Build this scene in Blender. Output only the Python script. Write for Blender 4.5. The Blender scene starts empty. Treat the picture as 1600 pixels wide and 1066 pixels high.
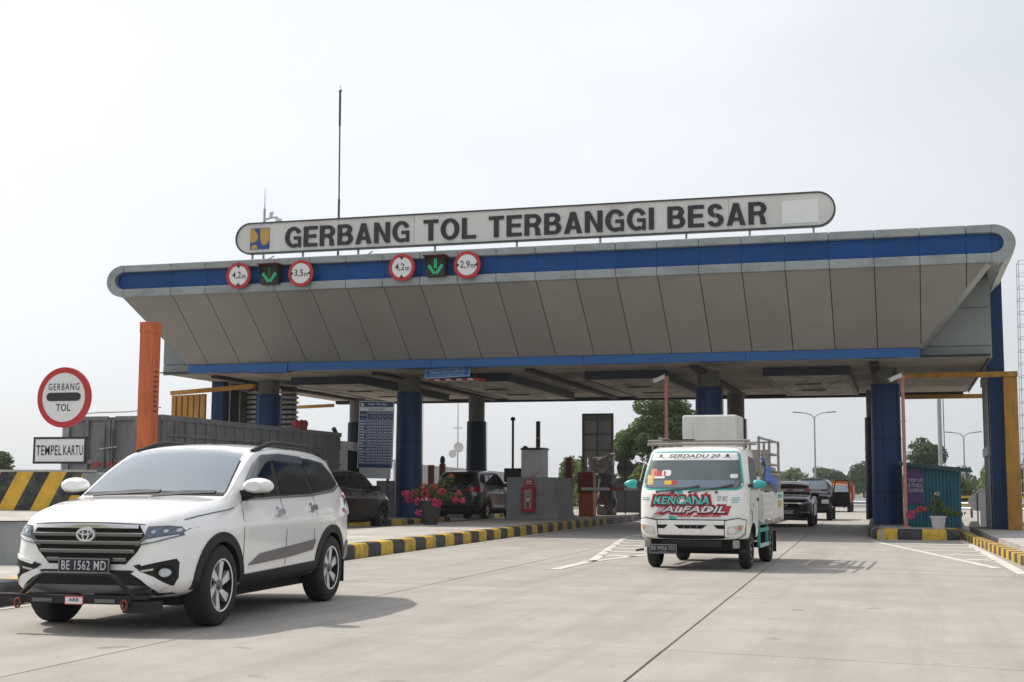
import bpy, bmesh, math, random
from mathutils import Vector, Matrix
from mathutils.bvhtree import BVHTree
random.seed(7)
PI = math.pi
S = bpy.context.scene
C = S.collection

# ------------------------------------------------------------------ camera
H_CAM, F_PX, YAW, PITCH, ROLL = 1.18, 2100.0, math.radians(16.2), math.atan((765 - 533) / 2100.0), 0.0045
cam_d = bpy.data.cameras.new('camera')
cam = bpy.data.objects.new('camera', cam_d); C.objects.link(cam)
cam_d.sensor_fit = 'HORIZONTAL'; cam_d.sensor_width = 36.0
cam_d.lens = 36.0 * F_PX / 1600.0
cam_d.clip_start = 0.1; cam_d.clip_end = 20000
_fw = Vector((-math.sin(YAW) * math.cos(PITCH), math.cos(YAW) * math.cos(PITCH), math.sin(PITCH)))
_r0 = Vector((math.cos(YAW), math.sin(YAW), 0)); _u0 = _r0.cross(_fw)
_R = _r0 * math.cos(ROLL) + _u0 * math.sin(ROLL); _U = _R.cross(_fw)
_m = Matrix((_R, _U, -_fw)).transposed().to_4x4(); _m.translation = Vector((0, 0, H_CAM))
cam.matrix_world = _m
S.camera = cam

# ------------------------------------------------------------------ sky and sun
SUN_EL = math.radians(50)
SH = Vector((1.0, -0.27, 0)).normalized()            # shadows fall this way
sun_dir = Vector((-SH.x * math.cos(SUN_EL), -SH.y * math.cos(SUN_EL), math.sin(SUN_EL)))
W = bpy.data.worlds.new('World'); S.world = W; W.use_nodes = True
nt = W.node_tree; nt.nodes.clear()
out = nt.nodes.new('ShaderNodeOutputWorld'); bg = nt.nodes.new('ShaderNodeBackground')
sky = nt.nodes.new('ShaderNodeTexSky'); sky.sky_type = 'NISHITA'; sky.sun_disc = False
sky.sun_elevation = SUN_EL
sky.sun_rotation = math.atan2(sun_dir.x, sun_dir.y)
sky.air_density = 1.0; sky.dust_density = 4.0; sky.ozone_density = 1.5
sky.altitude = 20
SKY_STR = 0.10
# thin bright overcast veil in front of the clear sky, uneven like high haze
tc = nt.nodes.new('ShaderNodeTexCoord'); mp = nt.nodes.new('ShaderNodeMapping')
mp.inputs['Scale'].default_value = (1.0, 1.0, 2.6)
nz = nt.nodes.new('ShaderNodeTexNoise'); nz.inputs['Scale'].default_value = 1.6; nz.inputs['Detail'].default_value = 4.0
nz.inputs['Roughness'].default_value = 0.45
rp = nt.nodes.new('ShaderNodeMapRange'); rp.inputs[1].default_value = 0.3; rp.inputs[2].default_value = 0.7
rp.inputs[3].default_value = 0.62; rp.inputs[4].default_value = 0.93
mx = nt.nodes.new('ShaderNodeMix'); mx.data_type = 'RGBA'
VEIL = (8.75, 9.05, 9.55, 1)
vd = nt.nodes.new('ShaderNodeVectorMath'); vd.operation = 'DOT_PRODUCT'; vd.inputs[1].default_value = sun_dir
vr = nt.nodes.new('ShaderNodeMapRange'); vr.inputs[1].default_value = 0.10; vr.inputs[2].default_value = 0.80; vr.inputs[3].default_value = 0.665; vr.inputs[4].default_value = 1.13
vm = nt.nodes.new('ShaderNodeVectorMath'); vm.operation = 'SCALE'; vm.inputs[0].default_value = VEIL[:3]
nt.links.new(tc.outputs['Generated'], vd.inputs[0]); nt.links.new(vd.outputs['Value'], vr.inputs[0]); nt.links.new(vr.outputs[0], vm.inputs['Scale'])
nt.links.new(vm.outputs[0], mx.inputs[7])
nt.links.new(tc.outputs['Generated'], mp.inputs['Vector']); nt.links.new(mp.outputs['Vector'], nz.inputs['Vector'])
nt.links.new(nz.outputs['Fac'], rp.inputs[0]); nt.links.new(rp.outputs[0], mx.inputs[0])
nt.links.new(sky.outputs['Color'], mx.inputs[6])
nt.links.new(mx.outputs[2], bg.inputs['Color']); bg.inputs['Strength'].default_value = SKY_STR
nt.links.new(bg.outputs['Background'], out.inputs['Surface'])
sd = bpy.data.lights.new('sun', 'SUN'); sd.energy = 3.3; sd.angle = math.radians(0.6); sd.color = (1.0, 0.93, 0.83)
so = bpy.data.objects.new('sun', sd); C.objects.link(so)
so.rotation_euler = (-sun_dir).to_track_quat('-Z', 'Y').to_euler()
S.view_settings.view_transform = 'Standard'; S.view_settings.look = 'None'
S.view_settings.exposure = 0.26; S.view_settings.gamma = 1.0; S.view_settings.use_curve_mapping = False
S.cycles.use_denoising = True
S.cycles.max_bounces = 8; S.cycles.diffuse_bounces = 4; S.cycles.glossy_bounces = 4
S.cycles.transparent_max_bounces = 8; S.cycles.volume_bounces = 1
S.cycles.sample_clamp_indirect = 6.0

# ------------------------------------------------------------------ materials
def lin(h):
    h = h.lstrip('#'); c = [int(h[i:i + 2], 16) / 255 for i in (0, 2, 4)]
    return tuple((v / 12.92 if v <= 0.04045 else ((v + 0.055) / 1.055) ** 2.4) for v in c) + (1,)
MATS = {}
def mat(name, col, rough=0.6, metal=0.0, var=0.12, scale=3.0, bump=0.0, bscale=40.0, dirt=None, dirt_amt=0.0,
        dirt_scale=(1, 1, 1), emit=0.0, coat=0.0, trans=0.0, spec=0.5, rnd=0.0, coords='Object', speck=0.0, transl=0.0):
    """procedural principled material: base colour with noise variation, optional dirt streaks and bump"""
    if name in MATS: return MATS[name]
    m = bpy.data.materials.new(name); m.use_nodes = True; t = m.node_tree; n = t.nodes; L = t.links
    b = n['Principled BSDF']
    c = lin(col) if isinstance(col, str) else tuple(col) + (1,)
    tcn = n.new('ShaderNodeTexCoord')
    if coords == 'World': tcn = n.new('ShaderNodeNewGeometry'); coords = 'Position'
    b.inputs['Roughness'].default_value = rough; b.inputs['Metallic'].default_value = metal
    b.inputs['Specular IOR Level'].default_value = spec
    b.inputs['Coat Weight'].default_value = coat; b.inputs['Coat Roughness'].default_value = 0.04
    b.inputs['Transmission Weight'].default_value = trans
    cur = None
    if var > 0:
        a = n.new('ShaderNodeTexNoise'); a.inputs['Scale'].default_value = scale; a.inputs['Detail'].default_value = 6
        a.inputs['Roughness'].default_value = 0.62
        L.new(tcn.outputs[coords], a.inputs['Vector'])
        r = n.new('ShaderNodeMapRange'); r.inputs[1].default_value = 0.28; r.inputs[2].default_value = 0.72
        r.inputs[3].default_value = 1 - var; r.inputs[4].default_value = 1 + var
        L.new(a.outputs['Fac'], r.inputs[0])
        v = n.new('ShaderNodeMix'); v.data_type = 'RGBA'; v.blend_type = 'MULTIPLY'; v.inputs[0].default_value = 1
        v.inputs[6].default_value = c; L.new(r.outputs[0], v.inputs[7]); cur = v.outputs[2]
        rr = n.new('ShaderNodeMapRange'); rr.inputs[3].default_value = max(0.02, rough - 0.08); rr.inputs[4].default_value = min(1, rough + 0.1)
        L.new(a.outputs['Fac'], rr.inputs[0]); L.new(rr.outputs[0], b.inputs['Roughness'])
    if rnd > 0:
        oi = n.new('ShaderNodeObjectInfo'); r2 = n.new('ShaderNodeMapRange'); r2.inputs[3].default_value = 1 - rnd; r2.inputs[4].default_value = 1 + rnd
        L.new(oi.outputs['Random'], r2.inputs[0])
        v2 = n.new('ShaderNodeMix'); v2.data_type = 'RGBA'; v2.blend_type = 'MULTIPLY'; v2.inputs[0].default_value = 1
        if cur: L.new(cur, v2.inputs[6])
        else: v2.inputs[6].default_value = c
        L.new(r2.outputs[0], v2.inputs[7]); cur = v2.outputs[2]
    if dirt:
        mpn = n.new('ShaderNodeMapping'); mpn.inputs['Scale'].default_value = dirt_scale
        L.new(tcn.outputs[coords], mpn.inputs['Vector'])
        d = n.new('ShaderNodeTexNoise'); d.inputs['Scale'].default_value = 1.0; d.inputs['Detail'].default_value = 8; d.inputs['Roughness'].default_value = 0.7
        L.new(mpn.outputs[0], d.inputs['Vector'])
        dr = n.new('ShaderNodeMapRange'); dr.inputs[1].default_value = 0.48; dr.inputs[2].default_value = 0.72; dr.inputs[3].default_value = 0; dr.inputs[4].default_value = dirt_amt
        L.new(d.outputs['Fac'], dr.inputs[0])
        dm = n.new('ShaderNodeMix'); dm.data_type = 'RGBA'; dm.inputs[7].default_value = lin(dirt)
        L.new(dr.outputs[0], dm.inputs[0])
        if cur: L.new(cur, dm.inputs[6])
        else: dm.inputs[6].default_value = c
        cur = dm.outputs[2]
    if speck > 0:
        # fine grain and scattered dark spots, oil drips
        for sc_, lo_, hi_, am_ in ((70.0, .35, .75, .16), (2.2, .66, .74, speck), (7.0, .70, .76, speck * .8)):
            q = n.new('ShaderNodeTexNoise'); q.inputs['Scale'].default_value = sc_; q.inputs['Detail'].default_value = 4
            L.new(tcn.outputs[coords], q.inputs['Vector'])
            qr = n.new('ShaderNodeMapRange'); qr.inputs[1].default_value = lo_; qr.inputs[2].default_value = hi_; qr.inputs[3].default_value = 1.0 + (am_ * .5 if sc_ > 50 else 0); qr.inputs[4].default_value = 1 - am_
            L.new(q.outputs['Fac'], qr.inputs[0])
            qm = n.new('ShaderNodeMix'); qm.data_type = 'RGBA'; qm.blend_type = 'MULTIPLY'; qm.inputs[0].default_value = 1
            L.new(cur, qm.inputs[6]); L.new(qr.outputs[0], qm.inputs[7]); cur = qm.outputs[2]
    if cur: L.new(cur, b.inputs['Base Color'])
    else: b.inputs['Base Color'].default_value = c
    if emit > 0:
        b.inputs['Emission Strength'].default_value = emit; b.inputs['Emission Color'].default_value = c
    if bump > 0:
        bn = n.new('ShaderNodeTexNoise'); bn.inputs['Scale'].default_value = bscale; bn.inputs['Detail'].default_value = 5
        L.new(tcn.outputs[coords], bn.inputs['Vector'])
        bb = n.new('ShaderNodeBump'); bb.inputs['Strength'].default_value = bump; bb.inputs['Distance'].default_value = 0.02
        L.new(bn.outputs['Fac'], bb.inputs['Height']); L.new(bb.outputs[0], b.inputs['Normal'])
    if transl > 0:
        tb_ = n.new('ShaderNodeBsdfTranslucent'); ms_ = n.new('ShaderNodeMixShader'); ms_.inputs[0].default_value = transl
        if cur: L.new(cur, tb_.inputs['Color'])
        L.new(b.outputs[0], ms_.inputs[1]); L.new(tb_.outputs[0], ms_.inputs[2]); L.new(ms_.outputs[0], n['Material Output'].inputs['Surface'])
    MATS[name] = m
    return m

M = dict(
    slab=mat('concrete_slab', (0.345, 0.322, 0.291), 0.82, var=0.13, scale=1.1, bump=0.25, bscale=55, dirt='#7c7165', dirt_amt=0.42, dirt_scale=(1.5, 0.07, 1), rnd=0.045, spec=0.25, coords='World', speck=0.35),
    pave=mat('island_concrete', (0.44, 0.415, 0.38), 0.85, var=0.16, scale=1.5, bump=0.3, bscale=60, dirt='#6f675c', dirt_amt=0.45, dirt_scale=(.8, .8, 1), spec=0.2),
    entry=mat('entry_concrete', (0.34, 0.32, 0.29), 0.85, var=0.15, scale=0.8, dirt='#5b544c', dirt_amt=0.6, dirt_scale=(1, .1, 1), spec=0.2),
    joint=mat('joint_sealant', (0.10, 0.09, 0.08), 0.9, var=0.3, scale=8),
    grass=mat('verge_grass', (0.10, 0.13, 0.045), 0.95, var=0.45, scale=0.35, bump=0.5, bscale=6, dirt='#8b7a4f', dirt_amt=0.6, dirt_scale=(.08, .08, 1), spec=0.1),
    kyel=mat('kerb_yellow', (0.56, 0.36, 0.035), 0.7, var=0.22, scale=5, bump=0.3, bscale=30, dirt='#57493a', dirt_amt=0.75, dirt_scale=(6, 6, 3), rnd=0.1),
    kblk=mat('kerb_black', (0.022, 0.022, 0.024), 0.6, var=0.3, scale=5, bump=0.3, bscale=30, dirt='#6b6257', dirt_amt=0.5, dirt_scale=(6, 6, 3), rnd=0.2),
    kgry=mat('kerb_bare', (0.20, 0.185, 0.165), 0.85, var=0.35, scale=4, dirt='#3a352e', dirt_amt=0.7, dirt_scale=(4, 4, 3), rnd=0.3),
    kbrn=mat('kerb_brown', (0.075, 0.05, 0.04), 0.8, var=0.3, scale=5, rnd=0.2),
    paint=mat('road_paint', (0.58, 0.56, 0.51), 0.75, var=0.12, scale=3, dirt='#aaa092', dirt_amt=0.95, dirt_scale=(2.2, 2.2, 1)),
    fascia=mat('fascia_panel', (0.282, 0.274, 0.260), 0.45, var=0.10, scale=0.7, dirt='#8f887e', dirt_amt=0.35, dirt_scale=(1.4, 1, .45), rnd=0.06, spec=0.4),
    rim=mat('canopy_rim', (0.30, 0.325, 0.335), 0.42, metal=0.15, var=0.10, scale=1.2, dirt='#50504c', dirt_amt=0.5, dirt_scale=(1.2, 1, 2), rnd=0.05),
    body=mat('canopy_side', (0.26, 0.285, 0.29), 0.45, metal=0.1, var=0.08, scale=1.0, rnd=0.05),
    blue=mat('blue_panel', (0.004, 0.062, 0.235), 0.4, var=0.12, scale=0.8, rnd=0.10, spec=0.25, dirt='#3c4a5c', dirt_amt=0.25, dirt_scale=(1.5, 1, .4)),
    bluetrim=mat('blue_trim', (0.010, 0.10, 0.32), 0.4, var=0.12, scale=2),
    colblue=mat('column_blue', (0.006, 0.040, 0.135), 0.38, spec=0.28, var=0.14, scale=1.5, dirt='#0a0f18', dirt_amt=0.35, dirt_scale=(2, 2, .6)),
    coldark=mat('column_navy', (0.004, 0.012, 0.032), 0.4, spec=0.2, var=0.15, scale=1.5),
    colgry=mat('column_grey', (0.13, 0.13, 0.125), 0.6, var=0.15, scale=2),
    soffit=mat('soffit_strip', (0.38, 0.34, 0.29), 0.75, var=0.20, scale=0.9, dirt='#241e17', dirt_amt=0.85, dirt_scale=(.5, .35, 1), rnd=0.10, spec=0.2),
    soffitd=mat('soffit_dark', (0.035, 0.034, 0.036), 0.8, var=0.2, scale=2),
    lightbox=mat('ceiling_drop_panel', (0.62, 0.575, 0.50), 0.75, var=0.15, scale=1.5, dirt='#2a241c', dirt_amt=0.8, dirt_scale=(1.2, .6, 1), rnd=0.08, spec=0.2),
    boxnavy=mat('drop_panel_edge', (0.012, 0.018, 0.04), 0.5, var=0.15),
    signp=mat('sign_board', (0.66, 0.65, 0.63), 0.5, var=0.05, scale=0.8, dirt='#8e8a82', dirt_amt=0.35, dirt_scale=(.6, 1, .25)),
    signw=mat('sign_patch', (0.80, 0.80, 0.80), 0.5, var=0.03),
    black=mat('letter_black', (0.020, 0.021, 0.025), 0.5, var=0.1),
    white=mat('sign_white', (0.72, 0.72, 0.72), 0.45, var=0.05),
    red=mat('sign_red', (0.46, 0.022, 0.028), 0.45, var=0.08),
    steel=mat('galv_steel', (0.34, 0.35, 0.36), 0.45, metal=0.6, var=0.15, scale=6),
    dsteel=mat('dark_steel', (0.07, 0.07, 0.072), 0.5, metal=0.3, var=0.2, scale=6),
    ochre=mat('logo_gold', (0.50, 0.32, 0.075), 0.5, var=0.08),
    navy=mat('logo_blue', (0.03, 0.06, 0.25), 0.5, var=0.08),
    led_house=mat('lamp_housing', (0.022, 0.016, 0.013), 0.6, var=0.3, scale=6),
    led=mat('led_green', (0.03, 0.50, 0.24), 0.4, var=0.0, emit=0.16),
    orange=mat('orange_steel', (0.56, 0.130, 0.034), 0.5, var=0.12, scale=2.5, dirt='#4e2a12', dirt_amt=0.6, dirt_scale=(8, 8, 1.2)),
    yellow=mat('yellow_steel', (0.46, 0.225, 0.03), 0.5, var=0.15, scale=3, dirt='#4d3311', dirt_amt=0.5, dirt_scale=(6, 6, 1.5)),
    pink=mat('faded_pink_steel', (0.46, 0.20, 0.155), 0.6, var=0.15, scale=5),
    redbrown=mat('red_oxide', (0.20, 0.035, 0.025), 0.55, var=0.2, scale=4),
    conc=mat('grey_plaster', (0.27, 0.28, 0.285), 0.75, var=0.16, scale=2.0, bump=0.2, bscale=30, dirt='#75726c', dirt_amt=0.45, dirt_scale=(2, 2, .6)),
    concl=mat('bare_concrete_light', (0.44, 0.425, 0.40), 0.85, var=0.18, scale=2.5, bump=0.3, bscale=40, dirt='#5c564c', dirt_amt=0.5, dirt_scale=(2, 2, 2)),
    cabw=mat('cabinet_white', (0.58, 0.58, 0.56), 0.45, var=0.06, scale=2, dirt='#877f70', dirt_amt=0.35, dirt_scale=(2, 2, .5)),
    teal=mat('kiosk_teal', (0.010, 0.095, 0.135), 0.5, var=0.2, scale=2.5, dirt='#182226', dirt_amt=0.4, dirt_scale=(3, 3, .6)),
    purple=mat('poster_purple', (0.055, 0.022, 0.11), 0.5, var=0.2, scale=3),
    glass=mat('dark_glass', (0.010, 0.011, 0.013), 0.05, var=0.0, spec=0.5),
    wglass=mat('windscreen_glass', (0.095, 0.135, 0.175), 0.05, var=0.0, spec=1.0, coat=1.0),  # base colour lightened and blued to carry the reflected hazy sky
    tyre=mat('tyre_rubber', (0.018, 0.018, 0.018), 0.85, var=0.25, scale=10, bump=0.2, bscale=60),
    plastic=mat('black_plastic', (0.017, 0.017, 0.018), 0.6, spec=0.3, var=0.15, scale=8),
    well=mat('wheel_well', (0.008, 0.008, 0.008), 0.95, var=0.2),
    wpaint=mat('white_car_paint', (0.87, 0.865, 0.85), 0.22, var=0.015, scale=2, coat=1.0, dirt='#b5aa9b', dirt_amt=0.10, dirt_scale=(3, 3, 3)),
    tpaint=mat('white_truck_paint', (0.82, 0.82, 0.79), 0.36, var=0.05, scale=2, coat=0.35, dirt='#8a7f6e', dirt_amt=0.42, dirt_scale=(2, 2, 2)),
    bpaint=mat('black_car_paint', (0.007, 0.007, 0.008), 0.25, var=0.0, coat=0.12, spec=0.22),
    gpaint=mat('graphite_car_paint', (0.060, 0.063, 0.066), 0.3, metal=0.2, var=0.05, coat=0.35, spec=0.35),
    brpaint=mat('brown_car_paint', (0.022, 0.017, 0.014), 0.25, metal=0.0, var=0.03, coat=0.12, spec=0.22),
    chrome=mat('chrome', (0.72, 0.72, 0.73), 0.12, metal=1.0, var=0.0),
    silver=mat('alloy_silver', (0.72, 0.72, 0.72), 0.34, metal=0.55, var=0.05),
    gunmetal=mat('grille_grey', (0.16, 0.16, 0.17), 0.35, metal=0.7, var=0.05),
    lens=mat('lamp_lens', (0.50, 0.53, 0.56), 0.10, var=0.25, scale=14, coat=1.0),
    lensd=mat('lamp_inner', (0.10, 0.13, 0.18), 0.15, var=0.5, scale=30, coat=1.0),
    tail=mat('tail_red', (0.42, 0.012, 0.015), 0.15, var=0.25, scale=20, coat=1.0),
    amber=mat('amber_lens', (0.55, 0.16, 0.03), 0.2, var=0.2, scale=20, coat=0.8),
    aqua=mat('turquoise_paint', (0.018, 0.40, 0.36), 0.35, var=0.08, coat=0.4),
    gtruck=mat('grey_truck_steel', (0.155, 0.158, 0.165), 0.55, var=0.18, scale=2, dirt='#2b2622', dirt_amt=0.5, dirt_scale=(3, 3, 1)),
    rail=mat('weathered_rail', (0.30, 0.28, 0.25), 0.7, var=0.3, scale=6, dirt='#2f2821', dirt_amt=0.6, dirt_scale=(6, 6, 6)),
    tarp=mat('blue_tarp', (0.03, 0.11, 0.40), 0.5, var=0.3, scale=5, bump=0.5, bscale=8),
    otruck=mat('orange_truck_paint', (0.42, 0.10, 0.028), 0.45, var=0.15),
    wrap=mat('plastic_wrap', (0.30, 0.30, 0.295), 0.25, var=0.5, scale=9, bump=0.9, bscale=14, spec=0.7),
    extred=mat('extinguisher_red', (0.40, 0.018, 0.02), 0.35, var=0.12),
    cone=mat('cone_orange', (0.62, 0.20, 0.10), 0.6, var=0.2),
    pot=mat('dark_clay_pot', (0.055, 0.052, 0.05), 0.85, var=0.3, scale=8, bump=0.3, bscale=30),
    leaf=mat('leaf_green', (0.120, 0.165, 0.060), 0.65, var=0.45, scale=0.6, spec=0.2, transl=0.35),
    leafd=mat('leaf_dark_green', (0.062, 0.100, 0.036), 0.7, var=0.45, scale=0.5, spec=0.2, transl=0.35),
    leafl=mat('leaf_light_green', (0.14, 0.18, 0.05), 0.65, var=0.4, scale=0.5, spec=0.2, transl=0.35),
    flower=mat('bougainvillea_pink', (0.62, 0.045, 0.16), 0.6, var=0.3, scale=14),
    flower2=mat('bougainvillea_red', (0.58, 0.05, 0.06), 0.6, var=0.3, scale=14),
    bark=mat('bark', (0.10, 0.075, 0.05), 0.9, var=0.4, scale=6, bump=0.5, bscale=20),
    shed=mat('pale_shed_sheet', (0.40, 0.40, 0.40), 0.6, var=0.12, scale=2),
    dwall=mat('dark_booth_wall', (0.05, 0.048, 0.05), 0.7, var=0.2, scale=2),
    text_blue=mat('board_blue', (0.012, 0.035, 0.115), 0.45, var=0.15, scale=2),
    sky_blue=mat('hanging_sign_blue', (0.02, 0.17, 0.52), 0.45, var=0.1),
    pale=mat('print_white', (0.62, 0.64, 0.66), 0.5, var=0.1),
    pgrey=mat('print_grey', (0.30, 0.30, 0.31), 0.5, var=0.1),
    asph=mat('far_asphalt', (0.16, 0.165, 0.17), 0.9, var=0.15, scale=.5),
    skin=mat('skin', (0.30, 0.15, 0.09), 0.6, var=0.1),
)

# ------------------------------------------------------------------ mesh helpers
class MB:
    """collects shapes, then links them as one mesh object"""
    def __init__(s): s.v = []; s.f = []; s.mi = []; s.cur = 0
    def add(s, vs, fs):
        o = len(s.v); s.v += [tuple(v) for v in vs]
        for f in fs: s.f.append([i + o for i in f]); s.mi.append(s.cur)
        return s
    def box(s, x0, x1, y0, y1, z0, z1, b=0.0):
        if b > 0:
            bm = bmesh.new(); bmesh.ops.create_cube(bm, size=1)
            for v in bm.verts: v.co = Vector(((x0 + x1) / 2 + v.co.x * (x1 - x0), (y0 + y1) / 2 + v.co.y * (y1 - y0), (z0 + z1) / 2 + v.co.z * (z1 - z0)))
            bmesh.ops.bevel(bm, geom=bm.edges[:], offset=b, segments=2, affect='EDGES', profile=0.5)
            bm.verts.index_update(); s.add([v.co[:] for v in bm.verts], [[v.index for v in f.verts] for f in bm.faces]); bm.free(); return s
        return s.add([(x0, y0, z0), (x1, y0, z0), (x1, y1, z0), (x0, y1, z0), (x0, y0, z1), (x1, y0, z1), (x1, y1, z1), (x0, y1, z1)],
                     [(3, 2, 1, 0), (4, 5, 6, 7), (0, 1, 5, 4), (1, 2, 6, 5), (2, 3, 7, 6), (3, 0, 4, 7)])
    def bar(s, a, b, w, h=None, up=(0, 0, 1)):
        """rectangular bar from a to b"""
        h = h or w; a = Vector(a); b = Vector(b); d = (b - a).normalized(); u = Vector(up)
        if abs(d.dot(u)) > 0.98: u = Vector((0, 1, 0))
        r = d.cross(u).normalized() * w / 2; t = r.cross(d).normalized() * h / 2
        P = [p + sx * r + sz * t for p in (a, b) for sx, sz in ((-1, -1), (1, -1), (1, 1), (-1, 1))]
        return s.add(P, [(0, 1, 2, 3), (7, 6, 5, 4), (0, 4, 5, 1), (1, 5, 6, 2), (2, 6, 7, 3), (3, 7, 4, 0)])
    def tube(s, pts, r, n=8, cap=True):
        pts = [Vector(p) for p in pts]; rr = r if isinstance(r, (list, tuple)) else [r] * len(pts)
        V = []; Fc = []; prev = None
        for i, p in enumerate(pts):
            d = (pts[min(i + 1, len(pts) - 1)] - pts[max(i - 1, 0)]).normalized()
            u = prev if prev is not None else (Vector((0, 0, 1)) if abs(d.z) < 0.9 else Vector((1, 0, 0)))
            a = d.cross(u).normalized(); u = a.cross(d).normalized(); prev = u
            for k in range(n):
                t = 2 * PI * k / n; V.append(p + rr[i] * (math.cos(t) * a + math.sin(t) * u))
        for i in range(len(pts) - 1):
            for k in range(n):
                Fc.append((i * n + k, i * n + (k + 1) % n, (i + 1) * n + (k + 1) % n, (i + 1) * n + k))
        if cap: Fc.append(tuple(range(n))[::-1]); Fc.append(tuple((len(pts) - 1) * n + k for k in range(n)))
        return s.add(V, Fc)
    def lathe(s, prof, n=20, c=(0, 0, 0), axis='z', cap=True):
        V = []; Fc = []
        for (r, h) in prof:
            for k in range(n):
                t = 2 * PI * k / n; x, y = r * math.cos(t), r * math.sin(t)
                V.append({'z': (c[0] + x, c[1] + y, c[2] + h), 'x': (c[0] + h, c[1] + x, c[2] + y), 'y': (c[0] + x, c[1] + h, c[2] - y)}[axis])
        for i in range(len(prof) - 1):
            for k in range(n): Fc.append((i * n + k, i * n + (k + 1) % n, (i + 1) * n + (k + 1) % n, (i + 1) * n + k))
        if cap: Fc.append(tuple(range(n))[::-1]); Fc.append(tuple((len(prof) - 1) * n + k for k in range(n)))
        return s.add(V, Fc)
    def prism(s, poly, fn0, fn1):
        """2D polygon turned into a solid between two placements fn(a,b)->xyz"""
        n = len(poly); V = [fn0(*p) for p in poly] + [fn1(*p) for p in poly]
        Fc = [tuple(range(n))[::-1], tuple(range(n, 2 * n))] + [(i, (i + 1) % n, n + (i + 1) % n, n + i) for i in range(n)]
        return s.add(V, Fc)
    def prismy(s, poly, y0, y1): return s.prism(poly, lambda a, b: (a, y0, b), lambda a, b: (a, y1, b))
    def prismx(s, poly, x0, x1): return s.prism(poly, lambda a, b: (x0, a, b), lambda a, b: (x1, a, b))
    def prismz(s, poly, z0, z1): return s.prism(poly, lambda a, b: (a, b, z0), lambda a, b: (a, b, z1))
    def build(s, name, m, parent=None, smooth=False, ang=40, fix=True):
        me = bpy.data.meshes.new(name); me.from_pydata(s.v, [], s.f)
        ms = m if isinstance(m, (list, tuple)) else [m]
        for k in ms: me.materials.append(M[k] if isinstance(k, str) else k)
        if len(ms) > 1: me.polygons.foreach_set('material_index', s.mi)
        if fix:
            bm = bmesh.new(); bm.from_mesh(me); bmesh.ops.recalc_face_normals(bm, faces=bm.faces[:]); bm.to_mesh(me); bm.free()
        if smooth:
            me.polygons.foreach_set('use_smooth', [True] * len(me.polygons)); me.set_sharp_from_angle(angle=math.radians(ang))
        me.update()
        o = bpy.data.objects.new(name, me); C.objects.link(o)
        if parent: o.parent = parent
        return o
def tag(o, label=None, cat=None, group=None, kind=None):
    if label: o['label'] = label
    if cat: o['category'] = cat
    if group: o['group'] = group
    if kind: o['kind'] = kind
    return o
def thing(name, label, cat, loc=(0, 0, 0), rz=0, group=None, scale=1.0):
    o = bpy.data.objects.new(name, None); C.objects.link(o); o.empty_display_size = 0.2
    o.location = loc; o.rotation_euler = (0, 0, rz); o.scale = (scale,) * 3
    return tag(o, label, cat, group)
def struct(name, mb, m, parent=None, **k):
    o = mb.build(name, m, parent, **k)
    if not parent: o['kind'] = 'structure'
    return o
def circle(r, n=32, c=(0, 0), a0=0, a1=2 * PI):
    full = abs(a1 - a0 - 2 * PI) < 1e-6
    return [(c[0] + r * math.cos(a0 + (a1 - a0) * i / (n if full else n - 1)), c[1] + r * math.sin(a0 + (a1 - a0) * i / (n if full else n - 1))) for i in range(n)]
def stadium(x0, x1, z0, z1, n=14):
    r = (z1 - z0) / 2; zc = (z0 + z1) / 2
    return circle(r, n, (x1 - r, zc), -PI / 2, PI / 2) + circle(r, n, (x0 + r, zc), PI / 2, 3 * PI / 2)
def ring_mb(mb, outer, inner, y0, y1):
    """flat frame between two outlines with the same number of points, in the xz plane"""
    n = len(outer); V = [(a, y0, b) for a, b in outer] + [(a, y0, b) for a, b in inner] + [(a, y1, b) for a, b in outer] + [(a, y1, b) for a, b in inner]
    Fc = []
    for i in range(n):
        j = (i + 1) % n
        Fc += [(i, j, n + j, n + i), (2 * n + i, 3 * n + i, 3 * n + j, 2 * n + j), (i, 2 * n + i, 2 * n + j, j), (n + i, n + j, 3 * n + j, 3 * n + i)]
    return mb.add(V, Fc)
_TC = {}
def text2d(s, size=1.0, bold=0.0, width=None, height=None, shear=0.0, align='CENTER', space=1.0):
    """flat text as (verts2d, tris), centred on its box, fitted to width/height if given"""
    key = (s, bold, shear, space)
    if key not in _TC:
        c = bpy.data.curves.new('txt', 'FONT'); c.body = s; c.offset = bold; c.resolution_u = 3; c.shear = shear; c.space_character = space; c.space_line = .9
        c.align_x = 'CENTER'
        o = bpy.data.objects.new('txt', c); C.objects.link(o)
        dg = bpy.context.evaluated_depsgraph_get(); me = bpy.data.meshes.new_from_object(o.evaluated_get(dg))
        _TC[key] = ([(v.co.x, v.co.y) for v in me.vertices], [tuple(p.vertices) for p in me.polygons])
        bpy.data.objects.remove(o); bpy.data.curves.remove(c); bpy.data.meshes.remove(me)
    V, Fc = _TC[key]
    xs = [v[0] for v in V]; ys = [v[1] for v in V]
    w = max(xs) - min(xs); h = max(ys) - min(ys); cx = (max(xs) + min(xs)) / 2; cy = (max(ys) + min(ys)) / 2
    sx = (width / w) if width else ((height / h) if height else size)
    sy = (height / h) if height else sx
    return [((x - cx) * sx, (y - cy) * sy) for x, y in V], Fc
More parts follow.
